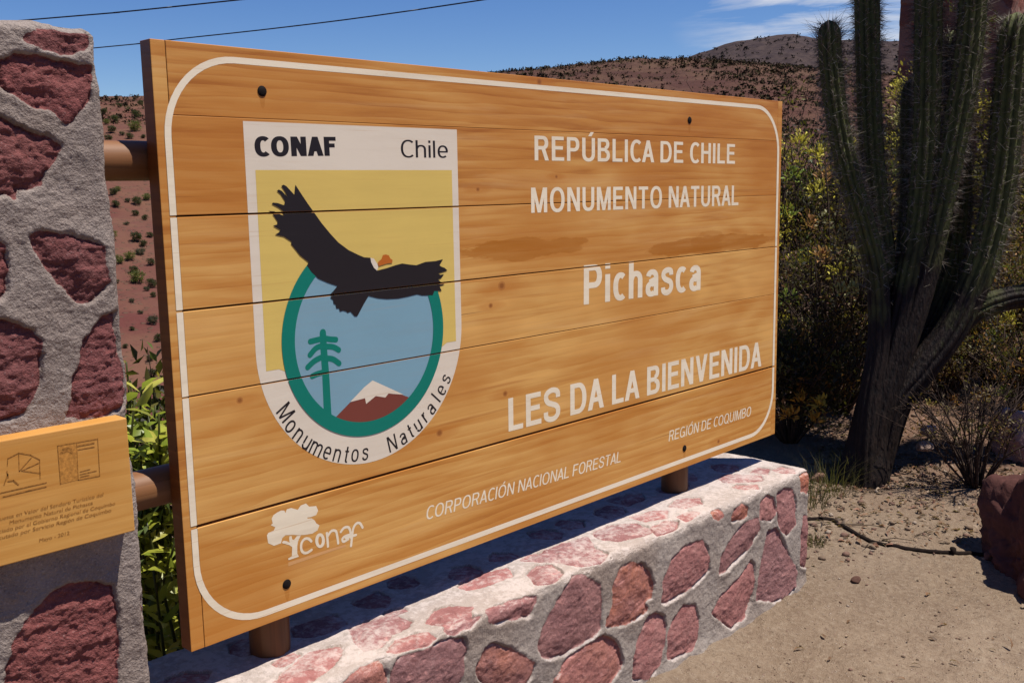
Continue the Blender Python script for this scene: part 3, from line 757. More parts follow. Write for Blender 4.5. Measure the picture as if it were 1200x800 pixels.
    if acute: D(W/2-.02, 1.07, W/2+.10, 1.25, w*1.0)
    return out, W
def letters(txt, w, gap=.13):
    x = 0; P = []
    for ch in txt:
        if ch == ' ': x += .30; continue
        ps, W = GLYPH(ch, w)
        if ch == 'A' and x > 0: x -= gap*.5
        P += [[(px+x, py) for px, py in p] for p in ps]; x += W+(gap*.5 if ch == 'A' else gap)
    return P, x-gap
def place_letters(name, txt, base_l, base_r, height, mat, parent, layer=0, w=.17, gap=.13, italic=0.0):
    """a line of lettering between two points of its base line, one mesh per word"""
    P, Ln0 = letters(txt, w, gap); a = Vector(base_l); d = Vector(base_r)-a; Ln = d.length; d = d/Ln; nrm = Vector((-d.y, d.x)); sx = Ln/Ln0
    x0 = 0.0
    for word in txt.split(' '):
        Pw, Lw = letters(word, w, gap)
        bm = bmesh.new()
        for i_, p in enumerate(Pw):
            q = [tuple(a+d*((x+x0)*sx+y*italic*height)+nrm*(y*height)) for x, y in p]
            m2 = flat_mesh('s', [q], layer+.1*(i_ % 5)); bm.from_mesh(m2); bpy.data.meshes.remove(m2)
        x0 += Lw+gap+.30
        me = bpy.data.meshes.new(name); bm.to_mesh(me); bm.free(); obj(name, me, mat, parent)
def text_np(txt, off=0.0, space=1.0):
    cu = bpy.data.curves.new('t', 'FONT'); cu.body = txt; cu.size = 1.0; cu.fill_mode = 'FRONT'; cu.offset = off; cu.space_character = space
    cu.resolution_u = 6
    ob = bpy.data.objects.new('t', cu); COL.objects.link(ob)
    bpy.context.view_layer.update()
    me = bpy.data.meshes.new_from_object(ob.evaluated_get(bpy.context.evaluated_depsgraph_get()))
    bpy.data.objects.remove(ob); bpy.data.curves.remove(cu); return me
_t = text_np('H'); CAPH = max(v.co.y for v in _t.vertices); bpy.data.meshes.remove(_t)
def place_text(name, txt, base_l, base_r, height, mat, parent, layer=1, off=0.0, space=1.0, y=None, italic=0.0, cut=True):
    """text fitted between two points of its base line, cap height given (board coordinates)"""
    me = text_np(txt, off, space)
    xs = [v.co.x for v in me.vertices]; x0, x1 = min(xs), max(xs)
    a = Vector(base_l); b = Vector(base_r); d = (b-a); Ln = d.length; d = d/Ln; nrm = Vector((-d.y, d.x))
    yy = (PAINT_Y-layer*0.0002) if y is None else y
    sx = Ln/(x1-x0); sy = height/CAPH
    for v in me.vertices:
        p = a+d*((v.co.x-x0)*sx+v.co.y*sy*italic)+nrm*(v.co.y*sy); v.co = Vector((p.x, yy, p.y))
    bm = bmesh.new(); bm.from_mesh(me)
    if cut: cut_seams(bm)
    for f in bm.faces:
        f.normal_update()
        if f.normal.y > 0: f.normal_flip()
    bm.to_mesh(me); bm.free(); me.name = name
    return obj(name, me, mat, parent)
def line_of(txt, bl, br, tl, **k):
    l_, r_, t_ = BP(*bl), BP(*br), BP(*tl)
    return dict(base_l=l_, base_r=r_, height=t_[1]-l_[1])
for txt, bl, br, tl, w_, gp in [
    ('REPÚBLICA DE CHILE', (626.5, 188), (861, 192), (626.5, 159), .165, .14),
    ('MONUMENTO NATURAL', (622.5, 249.5), (865, 240.5), (622, 220), .165, .14),
    ('Pichasca', (684, 357), (821, 339.5), (683, 311), .17, .11),
    ('LES DA LA BIENVENIDA', (596, 505.5), (891, 429), (594.5, 467), .175, .12),
    ('CORPORACIÓN NACIONAL FORESTAL', (499, 609), (727, 541), (498, 594), .125, .13),
    ('REGIÓN DE COQUIMBO', (783.5, 517), (879.5, 487), (783, 505), .125, .13)]:
    q = line_of(txt, bl, br, tl)
    place_letters('painted_text', txt, q['base_l'], q['base_r'], q['height'], M_cream, sign, 0, w_, gp, .16 if txt[:4] in ('CORP', 'REGI') else 0.0)
q = line_of('', (299, 183.5), (394, 182.5), (299, 160)); place_letters('emblem_text', 'CONAF', q['base_l'], q['base_r'], q['height'], M_black, emb, 1, .235, .09)
q = line_of('', (470, 184.5), (525, 185), (470, 164)); place_letters('emblem_text', 'Chile', q['base_l'], q['base_r'], q['height'], M_black, emb, 1, .105, .12)
arc = [('M', 333, 484.5), ('o', 340.5, 499), ('n', 349.5, 509.5), ('u', 359.5, 518.5), ('m', 370.5, 525.5), ('e', 383.5, 530), ('n', 395, 533), ('t', 406, 534), ('o', 416, 533), ('s', 428, 531.5),
       ('N', 460, 521), ('a', 472.5, 513.5), ('t', 481.5, 506), ('u', 490, 498.5), ('r', 498, 488.5), ('a', 505.5, 479), ('l', 512, 467), ('e', 517.5, 457), ('s', 523, 444)]
for word in (arc[:10], arc[10:]):
    bm_arc = bmesh.new()
    for ch, px, py in word:
        ps, W_ = GLYPH(ch, .115)
        p = BP(px, py); th = math.atan2(p[1]-RC[1], p[0]-RC[0])+math.pi/2; sc = 0.040
        for i_, pl in enumerate(ps):
            q = [(p[0]+(x-W_/2)*sc*math.cos(th)-(y-.38)*sc*math.sin(th), p[1]+(x-W_/2)*sc*math.sin(th)+(y-.38)*sc*math.cos(th)) for x, y in pl]
            m2 = flat_mesh('s', [q], 1+.05*i_); bm_arc.from_mesh(m2); bpy.data.meshes.remove(m2)
    me = bpy.data.meshes.new('emblem_text'); bm_arc.to_mesh(me); bm_arc.free(); obj('emblem_text', me, M_black, emb)
# tree and word mark at the lower left
K = (300, 570, 6.667)
crown = zm([(85, 380), (95, 360), (140, 340), (150, 315), (115, 300), (130, 285), (122, 250), (135, 222), (165, 200), (195, 185), (220, 185), (230, 205), (240, 175), (275, 165), (325, 180), (350, 145), (390, 130), (415, 155), (470, 150), (485, 185), (470, 220), (430, 236), (400, 240), (402, 248), (435, 246), (460, 265), (470, 285), (495, 300), (480, 340), (440, 365), (380, 375), (330, 378), (290, 375), (230, 378), (205, 400), (195, 440), (140, 460), (95, 440)], *K)
trunk = zm([(205, 430), (215, 420), (240, 425), (262, 435), (258, 405), (262, 385), (278, 385), (282, 410), (296, 415), (318, 385), (350, 378), (328, 425), (322, 460), (322, 520), (335, 545), (255, 572), (250, 560), (280, 540), (282, 470), (260, 455), (205, 440)], *K)
lg = obj('tree_mark', flat_mesh('tree_mark', [crown], 0), M_cream, sign)
me = flat_mesh('trunk_mark', [trunk], 0.3); obj('trunk_mark', me, M_cream, lg)
wp = [[(432, 425), (410, 405), (380, 407), (357, 435), (352, 480), (367, 512), (397, 515), (434, 493)],
      [(553, 362), (558, 410), (562, 465)], [(560, 385), (588, 345), (622, 345), (634, 385), (642, 440)],
      [(662, 352), (688, 320), (720, 316), (736, 345), (742, 400)], [(735, 372), (692, 388), (674, 408), (684, 428), (720, 408)],
      [(742, 462), (752, 370), (762, 318), (785, 285), (812, 285), (832, 318)], [(700, 398), (740, 388), (780, 376)]]
bm = bmesh.new()
for i_, w_ in enumerate(wp):
    m2 = flat_mesh('s', [stroke(smooth_line(zm(w_, *K), 16), .0062, .0062)], .1+.06*i_); bm.from_mesh(m2)
el = [(500+38*math.cos(t), 420+58*math.sin(t)) for t in np.linspace(0, 2*math.pi, 28, endpoint=False)]
ei = [(500+14*math.cos(t), 420+34*math.sin(t)) for t in np.linspace(0, 2*math.pi, 28, endpoint=False)]
m2 = flat_mesh('s', [[zm(el, *K), zm(ei, *K)]], .6); bm.from_mesh(m2)
me = bpy.data.meshes.new('word_mark'); bm.to_mesh(me); bm.free(); obj('word_mark', me, M_cream, sign)
obj('faint_text_line', flat_mesh('faint_text_line', [zm([(252, 590), (600, 478), (700, 450), (702, 468), (600, 500), (252, 620)], *K)], 0), paint_mat('ghost_paint', (0.60, 0.31, 0.12), 0.6), sign)

M_bolt = plain_mat('rusty_bolt', (0.010, 0.007, 0.006), 0.8, 0.12, 0.4, 90, 0.3)
def bolt_mesh(x, z):
    bm = bmesh.new(); r0 = [(.0, .0026), (.005, .0024), (.0075, .0018), (.0085, .0012), (.0105, .0010), (.0110, .0)]
    k = 18; rings = []
    for rr, hh in r0:
        rings.append([bm.verts.new((x+rr*math.cos(2*math.pi*j/k), -0.0004-hh, z+rr*math.sin(2*math.pi*j/k))) for j in range(k)] if rr > 0 else [bm.verts.new((x, -0.0004-hh, z))])
    for j in range(k): bm.faces.new([rings[0][0], rings[1][j], rings[1][(j+1) % k]])
    for i in range(1, len(rings)-1):
        for j in range(k): bm.faces.new([rings[i][j], rings[i+1][j], rings[i+1][(j+1) % k], rings[i][(j+1) % k]])
    bmesh.ops.recalc_face_normals(bm, faces=bm.faces[:])
    for f in bm.faces: f.smooth = True
    me = bpy.data.meshes.new('bolt'); bm.to_mesh(me); bm.free(); return me
for px in [(307, 107), (336, 684), (808, 141), (802, 525)]:
    p = BP(*px); obj('bolt', bolt_mesh(*p), M_bolt, sign)

# ------------------------------------------------------------------ rubble masonry
def poly_sdf(px, py, poly):
    """signed distance (negative inside) of points to a polygon"""
    poly = np.asarray(poly, float); d = np.full(px.shape, 1e9); ins = np.zeros(px.shape, bool)
    for i in range(len(poly)):
        a = poly[i]; b = poly[(i+1) % len(poly)]; e = b-a
        t = np.clip(((px-a[0])*e[0]+(py-a[1])*e[1])/(e@e+1e-12), 0, 1)
        d = np.minimum(d, np.hypot(px-a[0]-t*e[0], py-a[1]-t*e[1]))
        c = ((a[1] > py) != (b[1] > py)) & (px < (b[0]-a[0])*(py-a[1])/(b[1]-a[1]+1e-12)+a[0])
        ins ^= c
    return np.where(ins, -d, d)
def stamp(U, Vv, stones, seed, recess=0.008, rough=1.0, dil=.0045):
    """heights and tint for a sheet of masonry; stones = [(polygon, orange)]"""
    r_ = np.random.default_rng(seed)
    wu = U+0.006*fbm(U*28, Vv*28, seed, 3)+.003*perlin(U*110, Vv*110, seed+2); wv = Vv+0.006*fbm(U*28+40, Vv*28, seed+5, 3)+.003*perlin(U*110+9, Vv*110, seed+3)
    h = 0.0055*fbm(U*9, Vv*9, seed+1, 3)+0.0016*fbm(U*40, Vv*40, seed+2, 3, .6)+0.0016*fbm(U*120, Vv*120, seed+4, 2, .7)
    # trowel pits in the mortar
    pit = fbm(U*34, Vv*34, seed+9, 2); h = h-0.006*sstep(.45, .75, pit)*sstep(-.1, .3, fbm(U*4, Vv*4, seed+3, 2))
    mask = np.zeros(U.shape); tint = np.zeros(U.shape); org = np.zeros(U.shape)
    for k, (poly, og) in enumerate(stones):
        poly = np.asarray(poly, float); m = 0.04
        box = (U > poly[:, 0].min()-m) & (U < poly[:, 0].max()+m) & (Vv > poly[:, 1].min()-m) & (Vv < poly[:, 1].max()+m)
        idx = np.nonzero(box)
        if len(idx[0]) == 0: continue
        sdv = poly_sdf(wu[idx], wv[idx], poly)-dil
        mk = sstep(0.003, -0.003, sdv)
        tilt = r_.normal(size=2)*0.03; c = poly.mean(0)
        uu, vv = U[idx], Vv[idx]
        sh = -recess+0.006*np.clip(-sdv/0.05, 0, 1)+tilt[0]*(uu-c[0])+tilt[1]*(vv-c[1])
        fr = fbm(uu*14+k*3.1, vv*22, seed+k, 4, .6)
        sh = sh+rough*(0.0045*np.round(fr*3)/3+0.0035*fr+0.0028*fbm(uu*70, vv*90, seed+k*2, 3, .6))
        lip = 0.0012*np.exp(-((sdv-0.008)/0.010)**2)          # mortar smeared up to the stone
        gap_ = 0.0075*np.exp(-((sdv+0.001)/0.0032)**2)*sstep(-.15, .25, fbm(uu*16, vv*16, seed+k*.7, 2))
        h[idx] = (h[idx]+lip)*(1-mk)+(h[idx]*.6+sh)*mk-gap_
        mask[idx] = np.maximum(mask[idx], mk); tint[idx] = np.where(mk > .3, r_.uniform(0, 1), tint[idx]); org[idx] = np.where(mk > .3, og, org[idx])
    return h, np.stack([mask, tint, org], -1)

M_pillar = rubble_mat('pillar_masonry', (0.155, 0.045, 0.042), (0.215, 0.070, 0.062), (0.215, 0.173, 0.152), (0.315, 0.262, 0.230), dust=.10)
M_wall = rubble_mat('wall_masonry', (0.285, 0.110, 0.098), (0.375, 0.175, 0.152), (0.255, 0.207, 0.175), (0.345, 0.290, 0.246), dust=.30, bleach=.9, bump=.5)

# --- left pillar: front, right side and back rolled into one sheet (u round it, v up)
PX0, PX1, PY0, PY1, PZ0, PZ1 = -0.66, -0.148, -0.12, 0.36, -0.62, 1.196
def pillar_stones():
    raw = [[(35,47),(38,42),(60,38),(85,29),(107,34),(111,52),(108,56),(80,62),(60,58),(40,50)],
           [(5,72),(25,68),(60,71),(85,76),(113,82),(114,95),(108,115),(90,138),(82,144),(75,138),(65,128),(40,120),(15,102),(8,92)],
           [(-40,136),(5,141),(30,152),(60,163),(74,173),(70,182),(56,200),(50,215),(40,219),(25,220),(22,231),(10,225),(-40,236)],
           [(-46,285),(0,283),(8,290),(10,320),(11,330),(8,340),(0,350),(-40,356)],
           [(42,278),(50,273),(75,275),(90,280),(122,290),(124,310),(127,330),(115,345),(107,353),(95,350),(72,330),(60,312),(52,300),(45,287)],
           [(-55,372),(0,378),(20,382),(38,390),(50,402),(48,420),(45,445),(38,465),(25,482),(10,488),(-55,496)],
           [(125,372),(142,368),(146,390),(150,430),(152,465),(146,472),(120,485),(95,488),(83,486),(88,460),(95,430),(103,400),(112,385)],
           [(58,697),(75,687),(100,684),(128,690),(133,720),(134,760),(132,800),(130,830),(0,840),(8,790),(15,755),(30,730),(45,712)],
           [(166,703),(172,705),(174,717),(168,718)],
           [(-120,60),(-60,48),(-20,70),(-16,110),(-60,122),(-120,118)]]
    out = []
    for p in raw:
        q = [hy(a, PY0) for a in p]; out.append(([(v[0], v[2]) for v in q], 0.12*random.random()))
    return out
def build_pillar(name, label):
    Wf = PX1-PX0; Ds = PY1-PY0; du = 0.0028
    per = 2*(Wf+Ds)
    rc = 0.022
    # u = 0 at the front left corner, going right along the front
    us = np.concatenate([np.arange(0, Wf+Ds*.6, du), np.arange(Wf+Ds*.6, per, 0.012)])
    vs2 = np.concatenate([np.arange(PZ0, -0.2, 0.008), np.arange(-0.2, PZ1, 0.0028)])
    U, Z = np.meshgrid(us, vs2)
    x = np.select([U < Wf, U < Wf+Ds, U < 2*Wf+Ds], [PX0+U, PX1+0*U, PX1-(U-Wf-Ds)], PX0+0*U)
    y = np.select([U < Wf, U < Wf+Ds, U < 2*Wf+Ds], [PY0+0*U, PY0+(U-Wf), PY1+0*U], PY1-(U-2*Wf-Ds))
    # round the corners
    hxw, hyw = Wf/2, Ds/2; cx, cy = (PX0+PX1)/2, (PY0+PY1)/2
    lx, ly = x-cx, y-cy
    ix = np.clip(lx, -hxw+rc, hxw-rc); iy = np.clip(ly, -hyw+rc, hyw-rc)
    dx, dy = lx-ix, ly-iy; d = np.hypot(dx, dy)+1e-9; nx, ny = dx/d, dy/d
    rx, ry = ix+nx*rc, iy+ny*rc
    # sheet coordinate for stones: front plane coordinate X carries on round the corner
    SU = PX0+U
    stones = pillar_stones()
    r_ = np.random.default_rng(21)
    for k in range(26):        # stones of the sides, out of the photograph
        u0 = PX1+.16+r_.uniform(0, 1)*(per-Wf-.25); z0 = r_.uniform(PZ0+.05, PZ1-.1); s_ = r_.uniform(.05, .115)
        if any(math.hypot(u0-q[0], z0-q[1]) < s_+q[2]+.02 for q in STN): continue
        STN.append((u0, z0, s_))
        stones.append(([(u0+s_*r_.uniform(.75, 1.1)*math.cos(t), z0+s_*r_.uniform(.75, 1.1)*math.sin(t)) for t in np.linspace(0, 2*math.pi, 9, endpoint=False)], 0.1))
    h, tint = stamp(SU, Z, stones, 4, 0.004)
    # wavy arris
    wav = 0.010*fbm(Z*5, U*.5, 3.1, 3)
    X = cx+rx+nx*(h+wav)-0.009+0.0135*(PZ1-Z); Y = cy+ry+ny*(h+wav*.3)
    # crown of the pillar: weathered rim, then a mortar cap
    nrow, ncol = U.shape
    rows = [np.stack([X, Y, Z], -1)]; tr_ = [tint]
    top = rows[0][-1]
    for k_, (ins, up) in enumerate([(.006, .007), (.016, .013), (.035, .017), (.07, .021), (.12, .024), (.2, .026)]):
        p = top.copy(); dv = np.stack([cx-p[:, 0], cy-p[:, 1]], 1); ln = np.linalg.norm(dv, axis=1)[:, None]
        p[:, :2] += dv/ln*np.minimum(ins, ln*.95); p[:, 2] += up+.006*fbm(p[:, 0]*25, p[:, 1]*25, 3.3, 3)
        rows.append(p[None]); tr_.append(np.zeros((1, ncol, 3)))
    P3 = np.concatenate([a if a.ndim == 3 else a[None] for a in rows]); T3 = np.concatenate(tr_)
    rim = sstep(PZ1-.03, PZ1, P3[..., 2])*0.012*fbm(P3[..., 0]*14, P3[..., 1]*14, 2.2, 3); P3[..., 2] += rim
    nr_ = P3.shape[0]
    i, j = np.meshgrid(np.arange(nr_-1), np.arange(ncol), indexing='ij'); j2 = (j+1) % ncol
    Q = np.stack([i*ncol+j, i*ncol+j2, (i+1)*ncol+j2, (i+1)*ncol+j], -1).reshape(-1, 4)
    V = P3.reshape(-1, 3); C = T3.reshape(-1, 3)
    V = np.vstack([V, [[cx, cy, PZ1+.028]]]); C = np.vstack([C, [[0, 0, 0]]])
    b0 = (nr_-1)*ncol; T = np.stack([b0+np.arange(ncol), b0+(np.arange(ncol)+1) % ncol, np.full(ncol, len(V)-1)], 1)
    me = mesh_np(name, V, [Q, T], True, C)
    o_ = obj(name, me, M_pillar, None, ((PX0+PX1)/2, (PY0+PY1)/2, PZ0)); tag(o_, label, 'pillar'); return o_
STN = []
build_pillar('stone_pillar', 'tall pillar of dark red stones in grey mortar carrying the small wooden plaque')

# --- low wall under the sign
WX0, WX1, WY0, WY1, WZT, WZB = -0.143, 2.392, -0.150, 0.262, -0.106, -0.70
def wall_stones():
    F = []; T = []
    A = lambda L, x0, y0, k, og=0.0: F.append(([(hy((x0+a/k, y0+b/k), WY0)[0], hy((x0+a/k, y0+b/k), WY0)[2]) for a, b in L], og))
    B = lambda L, x0, y0, k, og=0.0: T.append(([(hz((x0+a/k, y0+b/k), WZT)[0], hz((x0+a/k, y0+b/k), WZT)[1]) for a, b in L], og))
    # front, from the left
    A([(735,660),(800,590),(870,535),(960,500),(975,540),(985,600),(980,700),(700,740)], 270, 680, 5.4545, .7)
    A([(60,740),(100,655),(230,620),(350,560),(440,540),(490,545),(505,590),(495,660),(480,740),(455,830),(60,880)], 450, 650, 5.333)
    A([(590,700),(640,600),(690,570),(760,600),(850,640),(930,690),(920,750),(880,800),(800,840),(680,830),(610,760)], 450, 650, 5.333, .6)
    A([(660,345),(690,320),(800,280),(900,258),(955,262),(945,300),(910,370),(840,380),(700,412),(668,405)], 450, 650, 5.333)
    A([(75,545),(110,505),(180,450),(260,435),(310,455),(320,500),(270,545),(180,565),(120,560)], 450, 650, 5.333, .15)
    A([(415,440),(470,405),(560,370),(600,385),(540,435),(480,455),(440,480),(418,475)], 450, 650, 5.333)
    A([(140,600),(175,510),(220,430),(270,345),(300,290),(330,295),(360,325),(410,350),(418,420),(415,540),(380,575),(320,610),(260,650),(200,668),(150,672),(135,640)], 600, 600, 4.0, .15)
    A([(450,525),(480,430),(490,340),(520,265),(560,245),(600,250),(640,285),(658,340),(650,390),(610,420),(628,455),(590,490),(520,520)], 600, 600, 4.0, .85)
    A([(205,780),(260,700),(340,640),(430,590),(480,610),(505,650),(515,710),(480,770),(430,830),(200,860)], 600, 600, 4.0, .45)
    A([(575,770),(580,680),(605,580),(635,500),(670,482),(710,500),(718,540),(705,620),(690,700),(640,765)], 600, 600, 4.0)
    A([(735,680),(735,580),(765,500),(800,450),(850,445),(868,500),(865,590),(840,635),(780,665)], 600, 600, 4.0)
    A([(-10,730),(-5,640),(30,550),(90,490),(170,460),(195,510),(200,590),(150,640),(80,690),(10,735)], 780, 520, 4.0)
    A([(255,600),(270,520),(320,440),(380,370),(430,358),(440,400),(410,450),(380,490),(330,540),(280,590)], 780, 520, 4.0, .1)
    A([(225,790),(260,720),(320,660),(370,610),(400,560),(415,575),(410,660),(395,740),(370,800),(300,850)], 780, 520, 4.0, .1)
    A([(430,720),(440,620),(460,520),(480,420),(520,405),(540,450),(565,510),(590,560),(610,600),(600,660),(560,705),(500,725)], 780, 520, 4.0)
    A([(448,345),(450,280),(475,252),(505,260),(515,320),(500,350)], 780, 520, 4.0)
    A([(530,330),(528,250),(555,220),(595,225),(608,280),(605,370),(570,415),(540,400)], 780, 520, 4.0)
    A([(315,350),(325,315),(360,290),(380,310),(380,330),(350,348)], 780, 520, 4.0, 1.0)
    A([(228,340),(230,310),(262,300),(268,330),(250,345)], 780, 520, 4.0, 1.0)
    A([(640,215),(640,140),(690,130),(695,200),(665,222)], 780, 520, 4.0, 1.0)
    A([(635,560),(640,400),(650,345),(700,340),(700,540),(660,570)], 780, 520, 4.0)
    # hidden to the left of the frame
    F.append(([(.02,-.40),(.10,-.36),(.16,-.30),(.13,-.25),(.03,-.27)], 0)); F.append(([(.20,-.47),(.33,-.50),(.34,-.36),(.25,-.34)], .1))
    # top
    B([(280,655),(340,590),(430,520),(520,460),(620,432),(690,425),(690,465),(640,530),(560,590),(480,650),(400,720),(260,720)], 270, 680, 5.4545)
    B([(780,310),(850,275),(950,245),(1050,235),(1140,265),(1120,300),(1010,350),(960,415),(870,435),(815,400)], 270, 680, 5.4545)
    B([(280,520),(330,495),(400,465),(430,470),(380,510),(330,530)], 270, 680, 5.4545)
    B([(990,215),(1040,190),(1100,175),(1110,190),(1060,215),(1010,225)], 270, 680, 5.4545)
    B([(280,420),(330,345),(430,320),(540,325),(530,380),(440,400),(410,440)], 450, 650, 5.333)
    B([(480,195),(520,155),(640,115),(760,90),(790,125),(740,150),(620,180),(530,205)], 450, 650, 5.333)
    B([(870,40),(930,5),(1067,-15),(1067,40),(960,50)], 450, 650, 5.333)
    B([(920,110),(960,80),(1040,70),(1090,110),(1040,160),(960,170)], 450, 650, 5.333)
    B([(70,225),(150,190),(250,145),(350,120),(380,165),(435,185),(420,225),(310,245),(200,235)], 600, 600, 4.0)
    B([(85,290),(120,260),(180,255),(225,285),(190,320),(120,330)], 600, 600, 4.0)
    B([(385,100),(470,60),(580,50),(660,85),(620,105),(500,130),(430,125)], 600, 600, 4.0)
    B([(560,20),(640,-5),(720,-10),(720,20),(620,35)], 600, 600, 4.0)
    B([(670,70),(720,45),(770,38),(765,60),(700,82)], 600, 600, 4.0)
    B([(20,290),(60,262),(150,255),(160,280),(80,300)], 780, 520, 4.0)
    B([(250,160),(300,140),(440,145),(450,165),(360,175),(290,178)], 780, 520, 4.0)
    B([(320,200),(340,188),(420,190),(430,205),(370,212)], 780, 520, 4.0)
    B([(60,340),(120,315),(150,325),(100,355)], 780, 520, 4.0)
    B([(400,130),(440,110),(480,115),(470,138)], 780, 520, 4.0)
    B([(500,120),(540,105),(590,118),(600,132),(540,135)], 780, 520, 4.0)
    B([(-60,390),(0,360),(50,365),(30,395),(-40,420)], 780, 520, 4.0)
    for k in range(14):
        x = .05+k*.165+random.uniform(-.03, .03); yc = random.uniform(.08, .17); rx_ = random.uniform(.03, .07); T.append(([(x+rx_*random.uniform(.7, 1.2)*math.cos(t), yc+.045*random.uniform(.6, 1.2)*math.sin(t)) for t in np.linspace(0, 6.283, 8, endpoint=False)], 0.0))
    return F, T
def build_wall():
    F, T = wall_stones()
    hf = WZT-WZB; tp = WY1-WY0; rc = 0.028
    du = 0.0036
    vs2 = np.concatenate([np.arange(0, hf+tp, 0.0036), np.arange(hf+tp, 2*hf+tp, 0.02), [2*hf+tp]])
    us = np.concatenate([np.arange(WX0, WX1, du), [WX1]])
    U, S = np.meshgrid(us, vs2, indexing='ij')
    y = np.select([S < hf, S < hf+tp], [WY0+0*S, WY0+(S-hf)], WY1+0*S)
    z = np.select([S < hf, S < hf+tp], [WZB+S, WZT+0*S], WZT-(S-hf-tp))
    iy = np.clip(y, WY0+rc, WY1-rc); iz = np.minimum(z, WZT-rc)
    dy, dz = y-iy, z-iz; d = np.hypot(dy, dz)+1e-9; ny, nz = dy/d, dz/d
    ry, rz = iy+ny*rc, iz+nz*rc
    stones = [([(a, b-WZB) for a, b in p], og) for p, og in F]+[([(a, hf+(b-WY0)) for a, b in p], og) for p, og in T]
    h, tint = stamp(U, S, stones, 11, 0.003, .5, .009)
    topf = sstep(hf-.01, hf+.02, S)*sstep(hf+tp+.01, hf+tp-.02, S)
    h = h*(1-.25*topf)
    h = h+0.014*sstep(-.50, -.585, z)*(S < hf)*(1+.8*fbm(U*9, 0*U, 6.6, 2))     # spread mortar at the foot
    h = h+0.006*fbm(U*3, S*3, 9.2, 2)
    X = U+0.0; Y = ry+ny*h; Z = rz+nz*h
    # weathered edge
    ed = np.exp(-((S-hf)/0.02)**2); Z = Z-ed*0.008*(fbm(U*13, 0*U, 4.2, 3)+.1); Y = Y+ed*0.008*fbm(U*17, 0*U, 2.2, 3)
    cols = [np.stack([X, Y, Z], -1)]; tc = [tint]
    last = cols[0][-1]; cy, cz = (WY0+WY1)/2, (WZT+WZB)/2
    for ins, ax in [(.006, .008), (.016, .015), (.03, .018)]:       # the rounded right-hand end
        p = last.copy(); p[:, 0] += ax+.004*fbm(p[:, 1]*20, p[:, 2]*20, 1.1, 3)
        p[:, 1] = cy+(p[:, 1]-cy)*(1-ins/.158); p[:, 2] = np.where(p[:, 2] > cz, p[:, 2]-ins*sstep(cz, WZT, p[:, 2]), p[:, 2])
        cols.append(p[None]); tc.append(tint[-1][None])
    P3 = np.concatenate(cols); T3 = np.concatenate(tc); nu, nv = P3.shape[:2]
    V = P3.reshape(-1, 3); C = T3.reshape(-1, 3)
    i, j = np.meshgrid(np.arange(nu-1), np.arange(nv-1), indexing='ij')
    Q = np.stack([i*nv+j, (i+1)*nv+j, (i+1)*nv+j+1, i*nv+j+1], -1).reshape(-1, 4)
    # end faces
    Ts = []
    for b0, flip in (((nu-1)*nv, False), (0, True)):
        ctr = V[b0:b0+nv].mean(0); V = np.vstack([V, ctr[None]]); C = np.vstack([C, [[0, 0, 0]]]); k = len(V)-1
        t_ = np.stack([b0+np.arange(nv-1), b0+np.arange(1, nv), np.full(nv-1, k)], 1); Ts.append(t_[:, ::-1] if not flip else t_)
    me = mesh_np('low_stone_wall', V, [Q]+Ts, True, C)
    o_ = obj('low_stone_wall', me, M_wall, None, (1.1, 0, WZB))
    return tag(o_, 'low wall of pink red stones in pale mortar below the welcome board', 'wall')
build_wall()

# ------------------------------------------------------------------ plaque on the pillar
PQY = -0.158
def QP(px, py): q = hy((px, py), PQY); return (float(q[0]), float(q[2]))
pr = QP(153.5, 555)[0]; pz1 = QP(147.5, 489.5)[1]; pz0 = QP(155, 622.5)[1]
pcx = QP(60, 600)[0]; plx = 2*pcx-pr-0.015
plq = thing('wooden_plaque', (pcx, -0.12, pz0), 'small honey coloured wooden plaque with burnt lettering fixed to the stone pillar', 'plaque')
M_plq = wood_mat('honey_pine', (0.57, 0.295, 0.075), (0.49, 0.225, 0.045), (0.36, 0.14, 0.022), rough=.5)
obj('board', box_mesh('board', plx, pr, PQY, -0.116, pz0, pz1, 0.002, .31, 0.06), M_plq, plq)
M_burn = plain_mat('burnt_lettering', (0.29, 0.125, 0.028), 0.8, 0.1, 0.5, 300)
def ptext(txt, l, r, hgt, space=1.0):
    a = QP(*l); b = QP(*r)
    place_text('burnt_text', txt, a, b, hgt, M_burn, plq, 0, 0.006, space, y=PQY-.0005, italic=.18, cut=False)
zq = lambda a, b: (a/4.2125, 480+b/4.2125)
xl = lambda c, half: c-half
def plaque_lines():
    cx = -0.3145
    for txt, z, w, hgt in [('Puesta en Valor del Sendero Turístico del', .4190, .175, .0062), ('Monumento Natural de Pichasca', .4088, .137, .0062),
                           ('Financiado por el Gobierno Regional de Coquimbo', .3983, .215, .0062), ('Ejecutado por Servicio Región de Coquimbo', .3880, .199, .0062), ('Mayo - 2012', .3670, .050, .0058)]:
        place_text('burnt_text', txt, (cx-w/2, z), (cx+w/2, z), hgt, M_burn, plq, 0, 0.0, y=PQY-.0005, italic=.15, cut=False)
plaque_lines()
def pq_shape(name, polys):
    bm = bmesh.new()
    for i_, w_ in enumerate(polys):
        m2 = flat_mesh('s', [w_], 0, cut=False); bm.from_mesh(m2); bpy.data.meshes.remove(m2)
    for v in bm.verts: v.co.y = PQY-.0005
    me = bpy.data.meshes.new(name); bm.to_mesh(me); bm.free(); obj(name, me, M_burn, plq)
zz = lambda L: [QP(*zq(a, b)) for a, b in L]
ln = lambda a, b, w=.0012: stroke(zz([a, b]), w)
